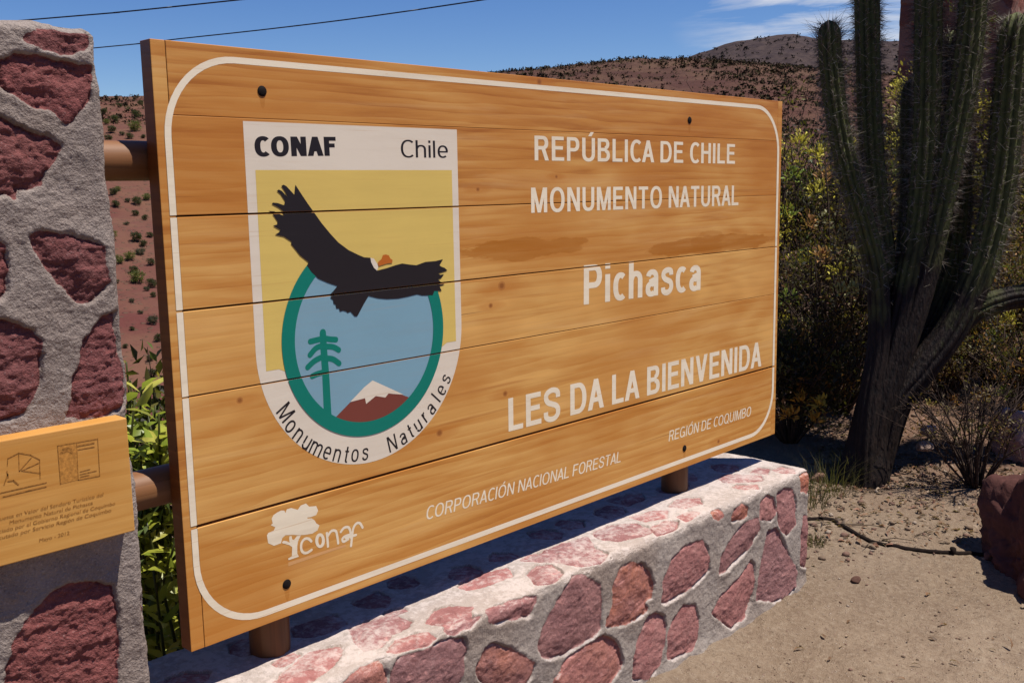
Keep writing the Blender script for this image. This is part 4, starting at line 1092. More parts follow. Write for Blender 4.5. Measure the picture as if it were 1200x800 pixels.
pq_shape('landscape_mark', [ln((38, 240), (92, 212)), ln((92, 212), (150, 222)), ln((150, 222), (195, 245)), ln((92, 215), (95, 302)), ln((95, 302), (155, 235)), ln((105, 300), (190, 262)),
         ln((110, 300), (200, 312)), ln((38, 240), (36, 275)), ln((195, 245), (198, 340)), ln((20, 368), (38, 318), .002), ln((34, 302), (40, 332), .002), ln((40, 352), (66, 348), .002), ln((66, 348), (90, 368), .0022),
         ln((0, 410), (228, 358), .0016), ln((15, 428), (228, 378), .0016)])
pq_shape('coat_of_arms_mark', [ln((283, 178), (482, 142)), ln((482, 142), (492, 325)), ln((378, 165), (386, 345)), ln((386, 345), (492, 325)), ln((283, 178), (298, 368), .0008),
         ln((384, 178), (464, 163), .0022), ln((384, 196), (466, 182), .0014), ln((394, 305), (444, 292), .0012), ln((394, 318), (476, 300), .0012), ln((396, 330), (440, 320), .0012),
         stroke(smooth_line(zz([(300, 215), (330, 200), (355, 210)]), 8), .004), stroke(smooth_line(zz([(310, 195), (330, 188), (350, 195)]), 8), .003)])
M_fade = plain_mat('light_scorch', (0.43, 0.19, 0.04), 0.7, 0.15, .3, 200)
bm = bmesh.new(); m2 = flat_mesh('scorched_panel', [zz([(286, 182), (376, 166), (384, 345), (300, 366)])], 0, cut=False); bm.from_mesh(m2)
for v in bm.verts: v.co.y = PQY-.0003
bm.to_mesh(m2); bm.free(); obj('scorched_panel', m2, M_fade, plq)

# ------------------------------------------------------------------ vegetation
def gz(x, y): return float(gheight(np.array([x]), np.array([y]))[0])
def col_pick(r_, n, pal, wts, jit=.25):
    pal = np.array(pal); i = r_.choice(len(pal), n, p=np.array(wts)/sum(wts))
    c = pal[i]*(1+r_.uniform(-jit, jit, (n, 1)))
    return np.clip(c, 0, 1)
def shrub(name, base, h, rad, label, cat='shrub', seed=0, nst=14, nleaf=6000, leaf=(.012, .03), wid=.45, pal=((.06, .08, .025),), wts=(1,), group=None,
          twig=.006, upright=.5, leaf_low=.15, clump=.05, mat=None, sub=5, big=False, twigcol=None, lean=(0, 0), tufts=()):
    """woody shrub: stems dividing twice, leaves gathered along the outer twigs"""
    r_ = np.random.default_rng(seed); base = np.array([base[0], base[1], gz(base[0], base[1])-.02])
    t_ = thing(name, base, label, cat, group)
    gb = Geo(); ends = []
    for k in range(nst):
        a = r_.uniform(0, 2*math.pi); sp = math.sqrt(r_.uniform(0.02, 1)); hh = h*(1-.45*sp**2*upright)*r_.uniform(.72, 1.05)
        tip = base+np.array([math.cos(a)*sp*rad+lean[0]*h, math.sin(a)*sp*rad+lean[1]*h, hh])
        mid = base+(tip-base)*.45+np.array([0, 0, .12*h*(1-upright)])+r_.normal(size=3)*.05*h
        b0 = base+np.array([math.cos(a), math.sin(a), 0])*.05*rad
        P = smooth_line([b0, mid, tip], 9); P += np.cumsum(r_.normal(size=P.shape)*.008*h, 0)*np.linspace(0, 1, 9)[:, None]
        tube(gb, P, np.linspace(twig*1.6, twig*.5, 9), 5, twigcol if twigcol is not None else (.08, .055, .04))
        ends.append(P[4:])
        for q in range(sub):
            s_ = P[r_.integers(3, 8)]; dv = (tip-base)/h*.25+r_.normal(size=3)*.24+np.array([0, 0, .14]); dv[:2] += np.array([math.cos(a), math.sin(a)])*.06
            e_ = s_+dv*h*r_.uniform(.35, .75); P2 = smooth_line([s_, (s_+e_)/2+r_.normal(size=3)*.03*h, e_], 6)
            tube(gb, P2, np.linspace(twig*.6, twig*.22, 6), 4, (.09, .062, .045)); ends.append(P2[1:])
            for q2 in range(3):
                s3 = P2[r_.integers(1, 5)]; e3 = s3+(r_.normal(size=3)*.7+dv/np.linalg.norm(dv))*h*.10
                P3 = np.array([s3, (s3+e3)/2+r_.normal(size=3)*.01*h, e3]); tube(gb, P3, np.array([.3, .22, .12])*twig, 3, (.10, .07, .05), cap=False); ends.append(smooth_line(P3, 4)[1:])
    obj('branches', gb.mesh('branches'), M_bark, t_)
    if nleaf > 0:
        E_ = np.concatenate(ends); E_ = E_[E_[:, 2] > base[2]+leaf_low*h]
        # leaves come in bunches, and the bunches differ
        nb = max(20, nleaf//34); cc = E_[r_.integers(0, len(E_), nb)]; cp = col_pick(r_, nb, pal, wts, .45)
        ii = r_.integers(0, nb, nleaf); P = cc[ii]+r_.normal(size=(nleaf, 3))*clump*r_.uniform(.4, 1.2, (nleaf, 1))
        P[:, 2] = np.maximum(P[:, 2], base[2]+.02)
        D = rand_dirs(nleaf, r_)+(P-cc[ii])/(clump+1e-6)*.5+np.array([0, 0, .5]); U = rand_dirs(nleaf, r_)+np.array([0, 0, .7])
        L = r_.uniform(leaf[0], leaf[1], nleaf)*1.35; C = np.clip(cp[ii]*(1+r_.uniform(-.35, .5, (nleaf, 1))), 0, 1)
        gl = Geo(); (leaves if big else smallleaves)(gl, P, D, U, L, L*wid, C)
        for (tp, td, tr_, tc_, tn) in tufts:               # bunches of larger young leaves at the twig ends
            tp = np.array(tp, float); q_ = rand_dirs(tn, r_)*tr_*r_.uniform(.2, 1.0, (tn, 1))
            l_ = r_.uniform(.022, .045, tn)
            leaves(gl, tp+q_, q_/tr_+np.array([0, 0, .8])+r_.normal(size=(tn, 3))*.3, rand_dirs(tn, r_)*.8+np.array([.2, -.5, .8]), l_, l_*.38, np.clip(np.array(tc_)*r_.uniform(.6, 1.4, (tn, 1)), 0, 1))
        obj('foliage', gl.mesh('foliage'), mat or M_leaf, t_)
    return t_

# the cactus
CB = hz((1012, 566), GZ); CD = depth(CB); cbase = np.array([CB[0], CB[1], gz(CB[0], CB[1])])
cactus = thing('cactus', cbase, 'large branching columnar cactus with long pale spines beside the sign', 'cactus')
M_cact = None
def cactus_mat():
    s = NT('cactus_skin')
    a = s.sep(s.attr('tint'))                          # x: corky bark, y: rib crest
    n = s.noise(s.coord(), 30, 4, .6); n2 = s.noise(s.coord((1, 1, .25)), 90, 3, .6)
    green = s.mix(s.rng(n, .35, .65), (0.032, 0.041, 0.013), (0.062, 0.072, 0.020))
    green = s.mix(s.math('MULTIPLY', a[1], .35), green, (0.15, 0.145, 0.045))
    bark = s.mix(s.rng(n2, .35, .65), (0.006, 0.004, 0.0035), (0.020, 0.011, 0.008))
    sc = s.noise(s.coord((1, 1, .4), loc=(3, 1, 2)), 16, 4, .65)
    green = s.mix(s.rng(sc, .60, .68, 0, .8), green, bark)      # scars
    col = s.mix(s.rng(s.math('ADD', a[0], s.math('MULTIPLY', s.math('SUBTRACT', sc, .5), 1.3)), .2, .8), green, bark)
    s.bump(s.math('ADD', n2, s.math('MULTIPLY', sc, .8)), .7, .010)
    return s.fin(col, .7, .2)
M_cact = cactus_mat()
M_spine = tint_mat('cactus_spines', .6, .3, 20, .0)
def build_stem(trace, rpx, doff, bark_from, tipped, seed):
    r_ = np.random.default_rng(seed)
    pts = np.array([hd(p, CD+do) for p, do in zip(trace, np.linspace(doff[0], doff[1], len(trace)))])[::-1]   # base first
    P = smooth_line(pts, max(30, int(np.linalg.norm(np.diff(pts, axis=0), axis=1).sum()/.018)))
    n = len(P); t, N, B = frame_of(P); Ls = np.concatenate([[0], np.cumsum(np.linalg.norm(np.diff(P, axis=0), axis=1))]); tot = Ls[-1]
    rad = rpx/FPX*CD
    rr = rad*(1+.05*fbm(Ls*5, seed, .3, 2))
    if tipped: rr = rr*np.sqrt(np.clip(1-np.clip((Ls-(tot-rad*1.5))/(rad*1.5), 0, .995)**2.2, 0.01, 1))
    ribs = 11; k = ribs*6; a = np.arange(k)*2*math.pi/k
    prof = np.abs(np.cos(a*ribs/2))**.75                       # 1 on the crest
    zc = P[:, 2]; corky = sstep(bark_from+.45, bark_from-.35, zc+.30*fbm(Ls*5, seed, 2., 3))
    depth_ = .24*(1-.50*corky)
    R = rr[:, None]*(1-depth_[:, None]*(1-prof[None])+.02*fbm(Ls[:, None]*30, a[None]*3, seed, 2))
    V = (P[:, None]+R[..., None]*(np.cos(a)[None, :, None]*N[:, None]+np.sin(a)[None, :, None]*B[:, None])).reshape(-1, 3)
    i, j = np.meshgrid(np.arange(n-1), np.arange(k), indexing='ij'); j2 = (j+1) % k
    Q = np.stack([i*k+j, i*k+j2, (i+1)*k+j2, (i+1)*k+j], -1).reshape(-1, 4)
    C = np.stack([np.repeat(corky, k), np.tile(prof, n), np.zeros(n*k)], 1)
    V = np.vstack([V, P[-1], P[0]]); C = np.vstack([C, [[0, 0, 0], [1, 0, 0]]])
    T = np.concatenate([np.stack([(n-1)*k+np.arange(k), (n-1)*k+(np.arange(k)+1) % k, np.full(k, len(V)-2)], 1), np.stack([(np.arange(k)+1) % k, np.arange(k), np.full(k, len(V)-1)], 1)])
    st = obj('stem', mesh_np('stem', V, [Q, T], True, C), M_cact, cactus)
    # spines: areoles every 22 mm along each crest
    PP = []; DD = []; LL = []; WW = []; CC = []
    for rb in range(ribs):
        aa = 2*math.pi*rb/ribs
        for s_ in np.arange(.05+r_.uniform(0, .02), tot-.008, .023):
            q = np.interp(s_, Ls, np.arange(n)); i0 = int(q); ck = corky[i0]
            if r_.random() < ck*1.25: continue
            nd = math.cos(aa)*N[i0]+math.sin(aa)*B[i0]; p = P[i0]+nd*rr[i0]*.985
            near_tip = tipped and s_ > tot-.10
            m = 13 if ck < .5 else 4
            for u in range(m):
                d = nd*(1.0 if u > 0 else 1.6)+r_.normal(size=3)*.55+t[i0]*(.9 if near_tip else -.10)
                PP.append(p); DD.append(d/np.linalg.norm(d)); lg_ = r_.uniform(.018, .04) if u > 1 else r_.uniform(.05, .10)
                LL.append(lg_*(1.25 if near_tip else 1)); WW.append(.0009 if u > 1 else .0013)
                f = r_.random()
                CC.append((.13, .10, .075) if f < .6 else ((.065, .045, .035) if f < .75 else (.44, .39, .30)))
    if PP:
        PP = np.array(PP); DD = np.array(DD); LL = np.array(LL)[:, None]; WW = np.array(WW)[:, None]; CC = np.array(CC)
        A1 = np.cross(DD, [.3, .5, .8]); A1 /= np.linalg.norm(A1, axis=1)[:, None]; A2 = np.cross(DD, A1)
        Vs = np.stack([PP+A1*WW, PP-A1*WW*.5+A2*WW*.87, PP-A1*WW*.5-A2*WW*.87, PP+DD*LL], 1).reshape(-1, 3)
        i0 = np.arange(len(PP))[:, None]*4
        Tt = np.concatenate([i0+[0, 1, 3], i0+[1, 2, 3], i0+[2, 0, 3]])
        obj('spines', mesh_np('spines', Vs, [Tt], False, np.repeat(CC, 4, 0)), M_spine, st)
# traces from tip to root, radius in px, depth offset tip -> root
for tr_, rp, do, bf, tipd, sd_ in [
    ([(971, 24), (974, 80), (983, 150), (998, 215), (1016, 275), (1028, 330), (1030, 400), (1018, 480), (1012, 575)], 13, (-.10, -.05), .42, True, 1),
    ([(1014, -150), (1016, 0), (1018, 100), (1021, 170), (1027, 240), (1035, 310), (1033, 390), (1022, 470), (1016, 575)], 14.5, (.06, .02), .40, True, 2),
    ([(1086, -130), (1088, 0), (1087, 100), (1084, 190), (1076, 270), (1062, 340), (1046, 410), (1026, 490), (1014, 575)], 16, (-.08, -.02), .55, True, 3),
    ([(1070, 92), (1068, 150), (1068, 220), (1062, 300), (1050, 380), (1030, 460), (1018, 575)], 13, (.12, .05), .40, True, 4),
    ([(1141, -110), (1140, 0), (1134, 70), (1124, 130), (1110, 200), (1095, 270), (1078, 340), (1052, 420), (1030, 490), (1018, 575)], 16, (-.16, 0.), .55, True, 5),
    ([(1118, 36), (1119, 90), (1124, 170), (1126, 250), (1115, 320), (1085, 390), (1048, 455), (1020, 575)], 13, (.16, .06), .36, True, 6),
    ([(1192, 15), (1186, 70), (1181, 130), (1174, 200), (1163, 265), (1145, 325), (1115, 385), (1080, 432), (1045, 480), (1020, 575)], 18, (-.14, .02), .32, True, 7),
    ([(1292, 60), (1290, 200), (1272, 300), (1230, 340), (1180, 350), (1140, 366), (1105, 402), (1062, 455), (1022, 575)], 14, (-.05, .05), .36, True, 8)]:
    build_stem(tr_, rp, do, bf, tipd, sd_)
# unseen crown branches, added sunward to keep trunk and ground in shade
for tr_, rp, do, bf, tipd, sd_ in [
    ([(1238, -120), (1240, 60), (1240, 200), (1236, 290), (1226, 340)], 15, (-.12, .0), .30, True, 37),
    ([(1345, -60), (1345, 120), (1330, 240), (1290, 300), (1250, 325)], 15, (-.22, -.03), .30, True, 38),
    ([(1185, -420), (1186, -250), (1178, -125), (1158, -85), (1141, -65)], 15, (-.36, -.16), -9, True, 31),
    ([(1225, -400), (1224, -230), (1210, -120), (1172, -80), (1141, -58)], 15, (-.20, -.16), -9, True, 32),
    ([(1150, -420), (1152, -250), (1146, -140), (1112, -100), (1088, -80)], 15, (-.46, -.08), -9, True, 33),
    ([(1108, -420), (1110, -260), (1106, -150), (1100, -105), (1088, -85)], 14, (-.30, -.08), -9, True, 34),
    ([(1262, -380), (1260, -200), (1250, -110), (1238, -50)], 15, (-.62, -.42), -9, True, 35),
    ([(1060, -380), (1058, -240), (1050, -150), (1030, -110), (1015, -95)], 14, (-.22, .06), -9, True, 36)]:
    build_stem(tr_, rp, do, bf, tipd, sd_)
# swollen, corky foot where the stems join
g = Geo(); fp = np.array([hd(p, CD+.02) for p in [(1010, 590), (1012, 560), (1018, 520), (1026, 480), (1036, 440)]])
tube(g, smooth_line(fp, 16), np.linspace(.13, .085, 16)*(1+.12*fbm(np.linspace(0, 4, 16), 1.2, .3, 2)), 24, (1, .3, 0)); obj('trunk', g.mesh('trunk', True), M_cact, cactus)

YG = (.48, .40, .045); OL = (.10, .090, .020); DK = (.020, .018, .008); BR = (.12, .058, .024); OR = (.24, .105, .02); GR = (.075, .105, .028); TN = (.17, .125, .065); PALE = (.26, .25, .12)
def at(px, d): q = hd(px, d); return (q[0], q[1])
# scrub behind and beside the board
shrub('shrub', at((945, 500), 6.9), 1.78, .80, 'tall loose shrub with yellow green leaf tufts right of the sign, left of the cactus', tufts=[(hd((938, 165), 6.4), 0, 0.06, (.55, .48, .07), 60), (hd((958, 180), 6.5), 0, 0.07, (.55, .48, .07), 80), (hd((928, 205), 6.3), 0, 0.06, (.22, .30, .05), 60), (hd((956, 222), 6.3), 0, 0.06, (.55, .48, .07), 50), (hd((924, 250), 6.2), 0, 0.05, (.22, .30, .05), 50), (hd((948, 262), 6.2), 0, 0.06, (.40, .20, .08), 50), (hd((968, 205), 6.6), 0, 0.06, (.40, .20, .08), 40)], seed=11, nst=40, nleaf=6500, leaf=(.012, .030), pal=(YG, OL, DK, BR, GR), wts=(3.2, 2.2, 3, 5, 1.0), clump=.05, upright=.8, leaf_low=.02)
shrub('shrub', at((985, 520), 6.0), 1.10, .52, 'dark twiggy shrub with a few pale yellow flower tufts touching the cactus stems', tufts=[(hd((1004, 298), 5.55), 0, 0.05, (.62, .58, .22), 70), (hd((1012, 318), 5.5), 0, 0.05, (.62, .58, .22), 60), (hd((1000, 338), 5.5), 0, 0.045, (.62, .58, .22), 50), (hd((980, 318), 5.6), 0, 0.05, (.55, .48, .07), 40), (hd((984, 342), 5.5), 0, 0.035, (.62, .58, .22), 30), (hd((962, 300), 5.6), 0, 0.05, (.40, .20, .08), 50), (hd((922, 350), 5.7), 0, 0.05, (.22, .30, .05), 50), (hd((1020, 372), 5.4), 0, 0.03, (.50, .24, .03), 20)], seed=12, nst=40, nleaf=4800, leaf=(.010, .026), pal=(DK, BR, OL, PALE), wts=(3, 5, 1.6, 1.4), clump=.045, leaf_low=.02)
shrub('shrub', at((925, 540), 5.6), .66, .45, 'low dark shrub with orange dry leaves at the end of the low wall', tufts=[(hd((938, 468), 5.2), 0, 0.035, (.50, .24, .03), 40), (hd((961, 472), 5.2), 0, 0.04, (.55, .36, .05), 45), (hd((924, 486), 5.15), 0, 0.04, (.50, .24, .03), 45), (hd((955, 492), 5.15), 0, 0.03, (.50, .24, .03), 25)], seed=13, nst=26, nleaf=9000, leaf=(.012, .030), pal=(DK, OR, BR, OL), wts=(6, 1.0, 3, 1.6), clump=.045, leaf_low=.0)
shrub('shrub', at((1066, 480), 8.2), 2.2, .62, 'yellow green shrub seen between the cactus stems', tufts=[(hd((1052, 108), 7.7), 0, 0.09, (.55, .48, .07), 90), (hd((1056, 138), 7.6), 0, 0.09, (.62, .58, .22), 80), (hd((1050, 165), 7.6), 0, 0.08, (.55, .48, .07), 60), (hd((1046, 200), 7.5), 0, 0.07, (.22, .30, .05), 50)], seed=14, nst=24, nleaf=13000, leaf=(.016, .036), pal=(YG, OL, DK, BR, TN), wts=(3, 3, 4, 2, 1.2), clump=.055, upright=.8, leaf_low=.02)
shrub('shrub', at((1158, 480), 6.7), .92, .62, 'brownish shrub with small green leaves right of the cactus trunk', tufts=[(hd((1180, 375), 6.2), 0, 0.06, (.55, .48, .07), 60), (hd((1165, 392), 6.2), 0, 0.05, (.22, .30, .05), 50), (hd((1120, 440), 6.2), 0, 0.05, (.40, .20, .08), 50), (hd((1150, 465), 6.1), 0, 0.05, (.50, .24, .03), 40), (hd((1195, 420), 6.1), 0, 0.06, (.22, .30, .05), 60), (hd((1125, 415), 6.3), 0, 0.05, (.40, .20, .08), 40)], seed=15, nst=34, nleaf=14000, leaf=(.010, .026), pal=(BR, OL, DK, OR, GR, TN), wts=(4.5, 2, 2.5, 1.2, 1.0, 2.6), clump=.05, leaf_low=.02)
shrub('shrub', at((1235, 480), 7.4), 1.35, .80, 'tall brown scrub bush at the right edge behind the cactus', seed=16, nst=32, nleaf=15000, leaf=(.012, .032), pal=(BR, OL, DK, YG, TN), wts=(5, 2.5, 3, 1.4, 2.2), clump=.055, leaf_low=.0)
shrub('shrub', at((1010, 480), 8.2), 1.60, .90, 'dense dark bush directly behind the cactus trunk', seed=17, nst=34, nleaf=19000, leaf=(.014, .034), pal=(DK, BR, OL, TN), wts=(6, 3, 2.4, .5), clump=.055, leaf_low=.0)
shrub('shrub', at((895, 500), 7.4), 1.45, .80, 'olive bush mostly hidden behind the right end of the sign', seed=18, nst=26, nleaf=15000, leaf=(.014, .034), pal=(OL, DK, BR, GR), wts=(2.4, 5, 3, .8), clump=.055, leaf_low=.0)
shrub('shrub', at((1125, 470), 8.7), 2.15, 1.0, 'dark brown bush in front of the red gate pillar', seed=19, nst=34, nleaf=19000, leaf=(.016, .038), pal=(DK, BR, OL, TN), wts=(5, 4, 1.6, .7), clump=.065, leaf_low=.0)
shrub('shrub', at((1098, 470), 7.3), .95, .60, 'dark scrub bush showing between the trunk and the right hand shrubs', seed=22, nst=30, nleaf=12000, leaf=(.012, .028), pal=(DK, BR, OL, OR), wts=(3, 5, 1.6, 1.0), clump=.05, leaf_low=.0)
shrub('shrub', at((1105, 500), 6.3), .42, .34, 'low dry brush growing on the bank just right of the cactus trunk', seed=23, nst=30, nleaf=2600, leaf=(.010, .024), pal=(BR, TN, DK, OR), wts=(4, 3, 3, 1), clump=.035, leaf_low=.0, upright=.2, tufts=[(hd((1092, 478), 6.1), 0, .04, (.42, .34, .10), 30), (hd((1118, 470), 6.1), 0, .04, (.40, .18, .06), 30)])
shrub('shrub', at((1190, 500), 5.9), .48, .36, 'low rusty brush behind the pale rock at the right edge', seed=24, nst=30, nleaf=2800, leaf=(.010, .024), pal=(BR, OR, DK, OL), wts=(4, 1.6, 3, 2), clump=.035, leaf_low=.0, upright=.2, tufts=[(hd((1178, 462), 5.8), 0, .04, (.24, .30, .06), 30), (hd((1196, 478), 5.8), 0, .04, (.48, .25, .05), 30)])
shrub('shrub', at((1060, 505), 6.6), .40, .34, 'low dark brush half hidden behind the cactus foot', seed=25, nst=24, nleaf=2400, leaf=(.010, .024), pal=(BR, DK, TN), wts=(4, 4, 2), clump=.035, leaf_low=.0, upright=.2)
shrub('bare_bush', at((1142, 590), 4.95), .52, .36, 'small bare twiggy bush standing on the dirt below the cactus', seed=20, nst=30, nleaf=700, leaf=(.008, .018), pal=(BR, TN, OL), wts=(3, 2, 2), clump=.03, sub=5, twig=.0042, upright=.2, twigcol=(.05, .035, .028))

# leafy plants in the gap between pillar and board
def leafy(name, base, stems, label, seed, L=(.06, .11), pal=((.44, .46, .06), (.26, .33, .04), (.62, .58, .11)), wts=(3, 3, 1.5), n=22, cat='plant'):
    r_ = np.random.default_rng(seed); b = np.array([base[0], base[1], gz(base[0], base[1])-.02]); t_ = thing(name, b, label, cat)
    gs = Geo(); gl = Geo()
    for (tip, hh) in stems:
        tip = np.array(tip); P = smooth_line([b+r_.normal(size=3)*[.04, .04, 0], (b+tip)/2+r_.normal(size=3)*.05, tip], 14)
        tube(gs, P, np.linspace(.007, .003, 14), 6, (.10, .11, .03))
        q = np.sort(r_.uniform(3, 13, n)); i0 = q.astype(int)
        pos = P[i0]+(P[np.minimum(i0+1, 13)]-P[i0])*(q-i0)[:, None]
        an = np.arange(n)*2.4+r_.uniform(0, 6); D = np.stack([np.cos(an), np.sin(an), r_.uniform(.1, .9, n)], 1)
        leaves(gl, pos, D, np.tile([.2, -.45, 1.0], (n, 1))+r_.normal(size=(n, 3))*.3, r_.uniform(L[0], L[1], n), r_.uniform(.22, .30, n)*L[1], col_pick(r_, n, pal, wts), .10, .12)
    obj('stems', gs.mesh('stems', True), M_gloss, t_); obj('foliage', gl.mesh('foliage', True), M_gloss, t_)
    return t_
lp = hy((178, 560), .62)
leafy('leafy_plant', (lp[0], lp[1]), [(hy(p, .62+d), 0) for p, d in [((166, 455), 0), ((182, 475), .05), ((190, 500), -.08), ((160, 500), .06), ((176, 520), -.1), ((196, 530), .05), ((150, 470), .1), ((158, 468), -.04), ((172, 480), .12), ((186, 485), -.14), ((178, 505), .03), ((165, 530), -.02), ((194, 518), .1)]],
      'bright green leafy plant rising between the stone pillar and the board', 31, n=30)
lp2 = hy((195, 700), .50)
leafy('leafy_plant', (lp2[0], lp2[1]), [(hy(p, .50+d), 0) for p, d in [((172, 612), 0), ((190, 600), .05), ((207, 625), -.04), ((198, 660), .02), ((180, 668), -.06)]],
      'low leafy plant under the lower rail beside the pillar', 32, L=(.05, .09), n=22)
shrub('shrub', (float(lp[0])+.05, float(lp[1])+.42), .92, .42, 'dark green shrub in the shade behind the left end of the board', seed=33, nst=24, nleaf=6500, leaf=(.02, .045), pal=(OL, DK, GR, YG), wts=(3, 3, 3, 1), clump=.06)
tp_ = hy((150, 425), .95)
leafy('tall_sprig', (float(hy((158, 560), .95)[0]), .95), [(hy((148, 424), .95), 0), (hy((152, 445), .95), 0)], 'thin pale flowering sprig beside the stone pillar', 34, L=(.018, .032), pal=((.30, .27, .05), (.22, .24, .05)), wts=(1, 1), n=60)

# grass tufts
M_grass = foliage_mat('dry_grass', .3, .6, .2)
def tuft(px, label, seed, n=140, h=.22, sp=.07, group='grass tufts by the wall', pal=((.060, .062, .018), (.12, .095, .042), (.035, .038, .012))):
    r_ = np.random.default_rng(seed); q = hz(px, GZ); b = np.array([q[0], q[1], gz(q[0], q[1])])
    ang = r_.uniform(0, 2*math.pi, n); rr = sp*np.sqrt(r_.uniform(0, 1, n)); P = b+np.stack([rr*np.cos(ang), rr*np.sin(ang), 0*ang-.01], 1)
    L = h*r_.uniform(.4, 1.05, n); out = np.stack([np.cos(ang), np.sin(ang), 0*ang], 1)*r_.uniform(.1, .7, n)[:, None]+r_.normal(size=(n, 3))*.32; out[:, 2] = 0
    S = np.stack([-np.sin(ang), np.cos(ang), 0*ang], 1)*.0015
    A = P; Bm = P+out*L[:, None]*.35+np.stack([0*L, 0*L, L*.6], 1); E_ = P+out*L[:, None]*1.0+np.stack([0*L, 0*L, L*.95], 1)
    V = np.stack([A+S, A-S, Bm+S*.7, Bm-S*.7, E_], 1).reshape(-1, 3); i0 = np.arange(n)[:, None]*5
    me = mesh_np('grass_tuft', V, [i0+[0, 1, 3, 2], i0+[2, 3, 4]], False, np.repeat(col_pick(r_, n, pal, (2, 2, 2)), 5, 0))
    return tag(obj('grass_tuft', me, M_grass, None, b), label, 'grass', group)
tuft((975, 575), 'green grass tuft between the wall end and the cactus foot', 41, 130, .22, .13)
tuft((950, 592), 'grass tuft growing against the right end of the low wall', 42, 110, .16, .09)
tuft((992, 560), 'grass tuft in the shade at the cactus foot', 43, 100, .20, .10)
tuft((953, 636), 'low yellowish grass tuft at the foot of the wall corner', 44, 90, .07, .05)

# ------------------------------------------------------------------ rocks, pebbles, litter
def rock_mesh(name, ctr, size, seed, col, sub=4, flat=1.0, rough=.22, facets=True):
    bm = bmesh.new(); bmesh.ops.create_icosphere(bm, subdivisions=sub, radius=1.0)
    V = np.array([v.co[:] for v in bm.verts]); 
    F = np.array([[v.index for v in f.verts] for f in bm.faces]); bm.free()
    r_ = np.random.default_rng(seed); d = np.ones(len(V))
    if facets:
        for k in range(11):
            nrm = r_.normal(size=3); nrm /= np.linalg.norm(nrm); c = r_.uniform(.50, .86); pr_ = V@nrm
            d = np.minimum(d, np.where(pr_ > 1e-3, c/np.maximum(pr_, 1e-3), 9))
    d = d*(1+rough*.5*fbm(V[:, 0]*1.6+seed, V[:, 1]*1.6, V[:, 2]*1.6, 3)+rough*.18*fbm(V[:, 0]*7+seed, V[:, 1]*7, V[:, 2]*7, 5, .62)+rough*.10*np.round(2.5*fbm(V[:, 0]*3.1+seed, V[:, 1]*3.1, V[:, 2]*5.2, 3))/2.5)
    V = V*d[:, None]*np.array(size)+np.array(ctr)
    c = np.array(col)*(1+.25*fbm(V[:, 0]*9/size[0]*.3, V[:, 1]*9/size[0]*.3, V[:, 2]*9/size[0]*.3, 3))[:, None]
    return mesh_np(name, V, [F], sub > 3, np.clip(c, 0, 1))
q = hz((1215, 668), GZ)
bc = np.array([q[0]+.30, q[1]-.02, GZ+.10]); q = hz((1238, 672), GZ); bc = np.array([q[0]+.06, q[1]-.05, GZ-.03])
tag(obj('boulder', rock_mesh('boulder', bc, (.50, .46, .44), 51, (.095, .038, .031), 6, rough=.50), M_rock, None, (bc[0], bc[1], GZ)), 'dark red boulder at the right edge of the path', 'rock')
q = hz((1192, 556), GZ)
tag(obj('boulder', rock_mesh('boulder', (q[0]+.1, q[1], gz(q[0], q[1])+.10), (.24, .22, .20), 52, (.36, .22, .19), 5), M_rock, None, (q[0]+.1, q[1], GZ)), 'pale pinkish rock in the sun behind the small bare bush', 'rock')
q = hz((1003, 684), GZ); z_ = gz(q[0], q[1])
tag(obj('stone', rock_mesh('stone', (q[0], q[1], z_+.008), (.024, .018, .014), 53, (.10, .05, .035), 3), M_rock, None, (q[0], q[1], z_)), 'single dark brown stone lying on the open dirt near the wall corner', 'stone')
for k, (px, s_, c_, lb) in enumerate([((958, 562), .050, (.33, .18, .13), 'reddish cobble in the grass at the end of the low wall'), ((943, 556), .040, (.34, .22, .17), 'smaller pinkish cobble at the back corner of the low wall'),
                                      ((1040, 526), .045, (.46, .33, .27), 'pale upright stone leaning by the cactus foot'), ((1088, 508), .060, (.42, .28, .24), 'pale pink stone on the bank right of the cactus trunk'),
                                      ((1082, 527), .060, (.40, .28, .22), 'flat light stone with a dark shadow on the bank behind the bare bush'), ((1160, 655), .035, (.15, .07, .05), 'dark stone touching the left side of the dark boulder')]):
    q = hz(px, GZ); z_ = gz(q[0], q[1])
    q = hz(px, z_); tag(obj('stone', rock_mesh('stone', (q[0], q[1], z_+s_*.3), (s_, s_*.8, s_*.6), 60+k, c_, 3), M_rock, None, (q[0], q[1], z_)), lb, 'stone')

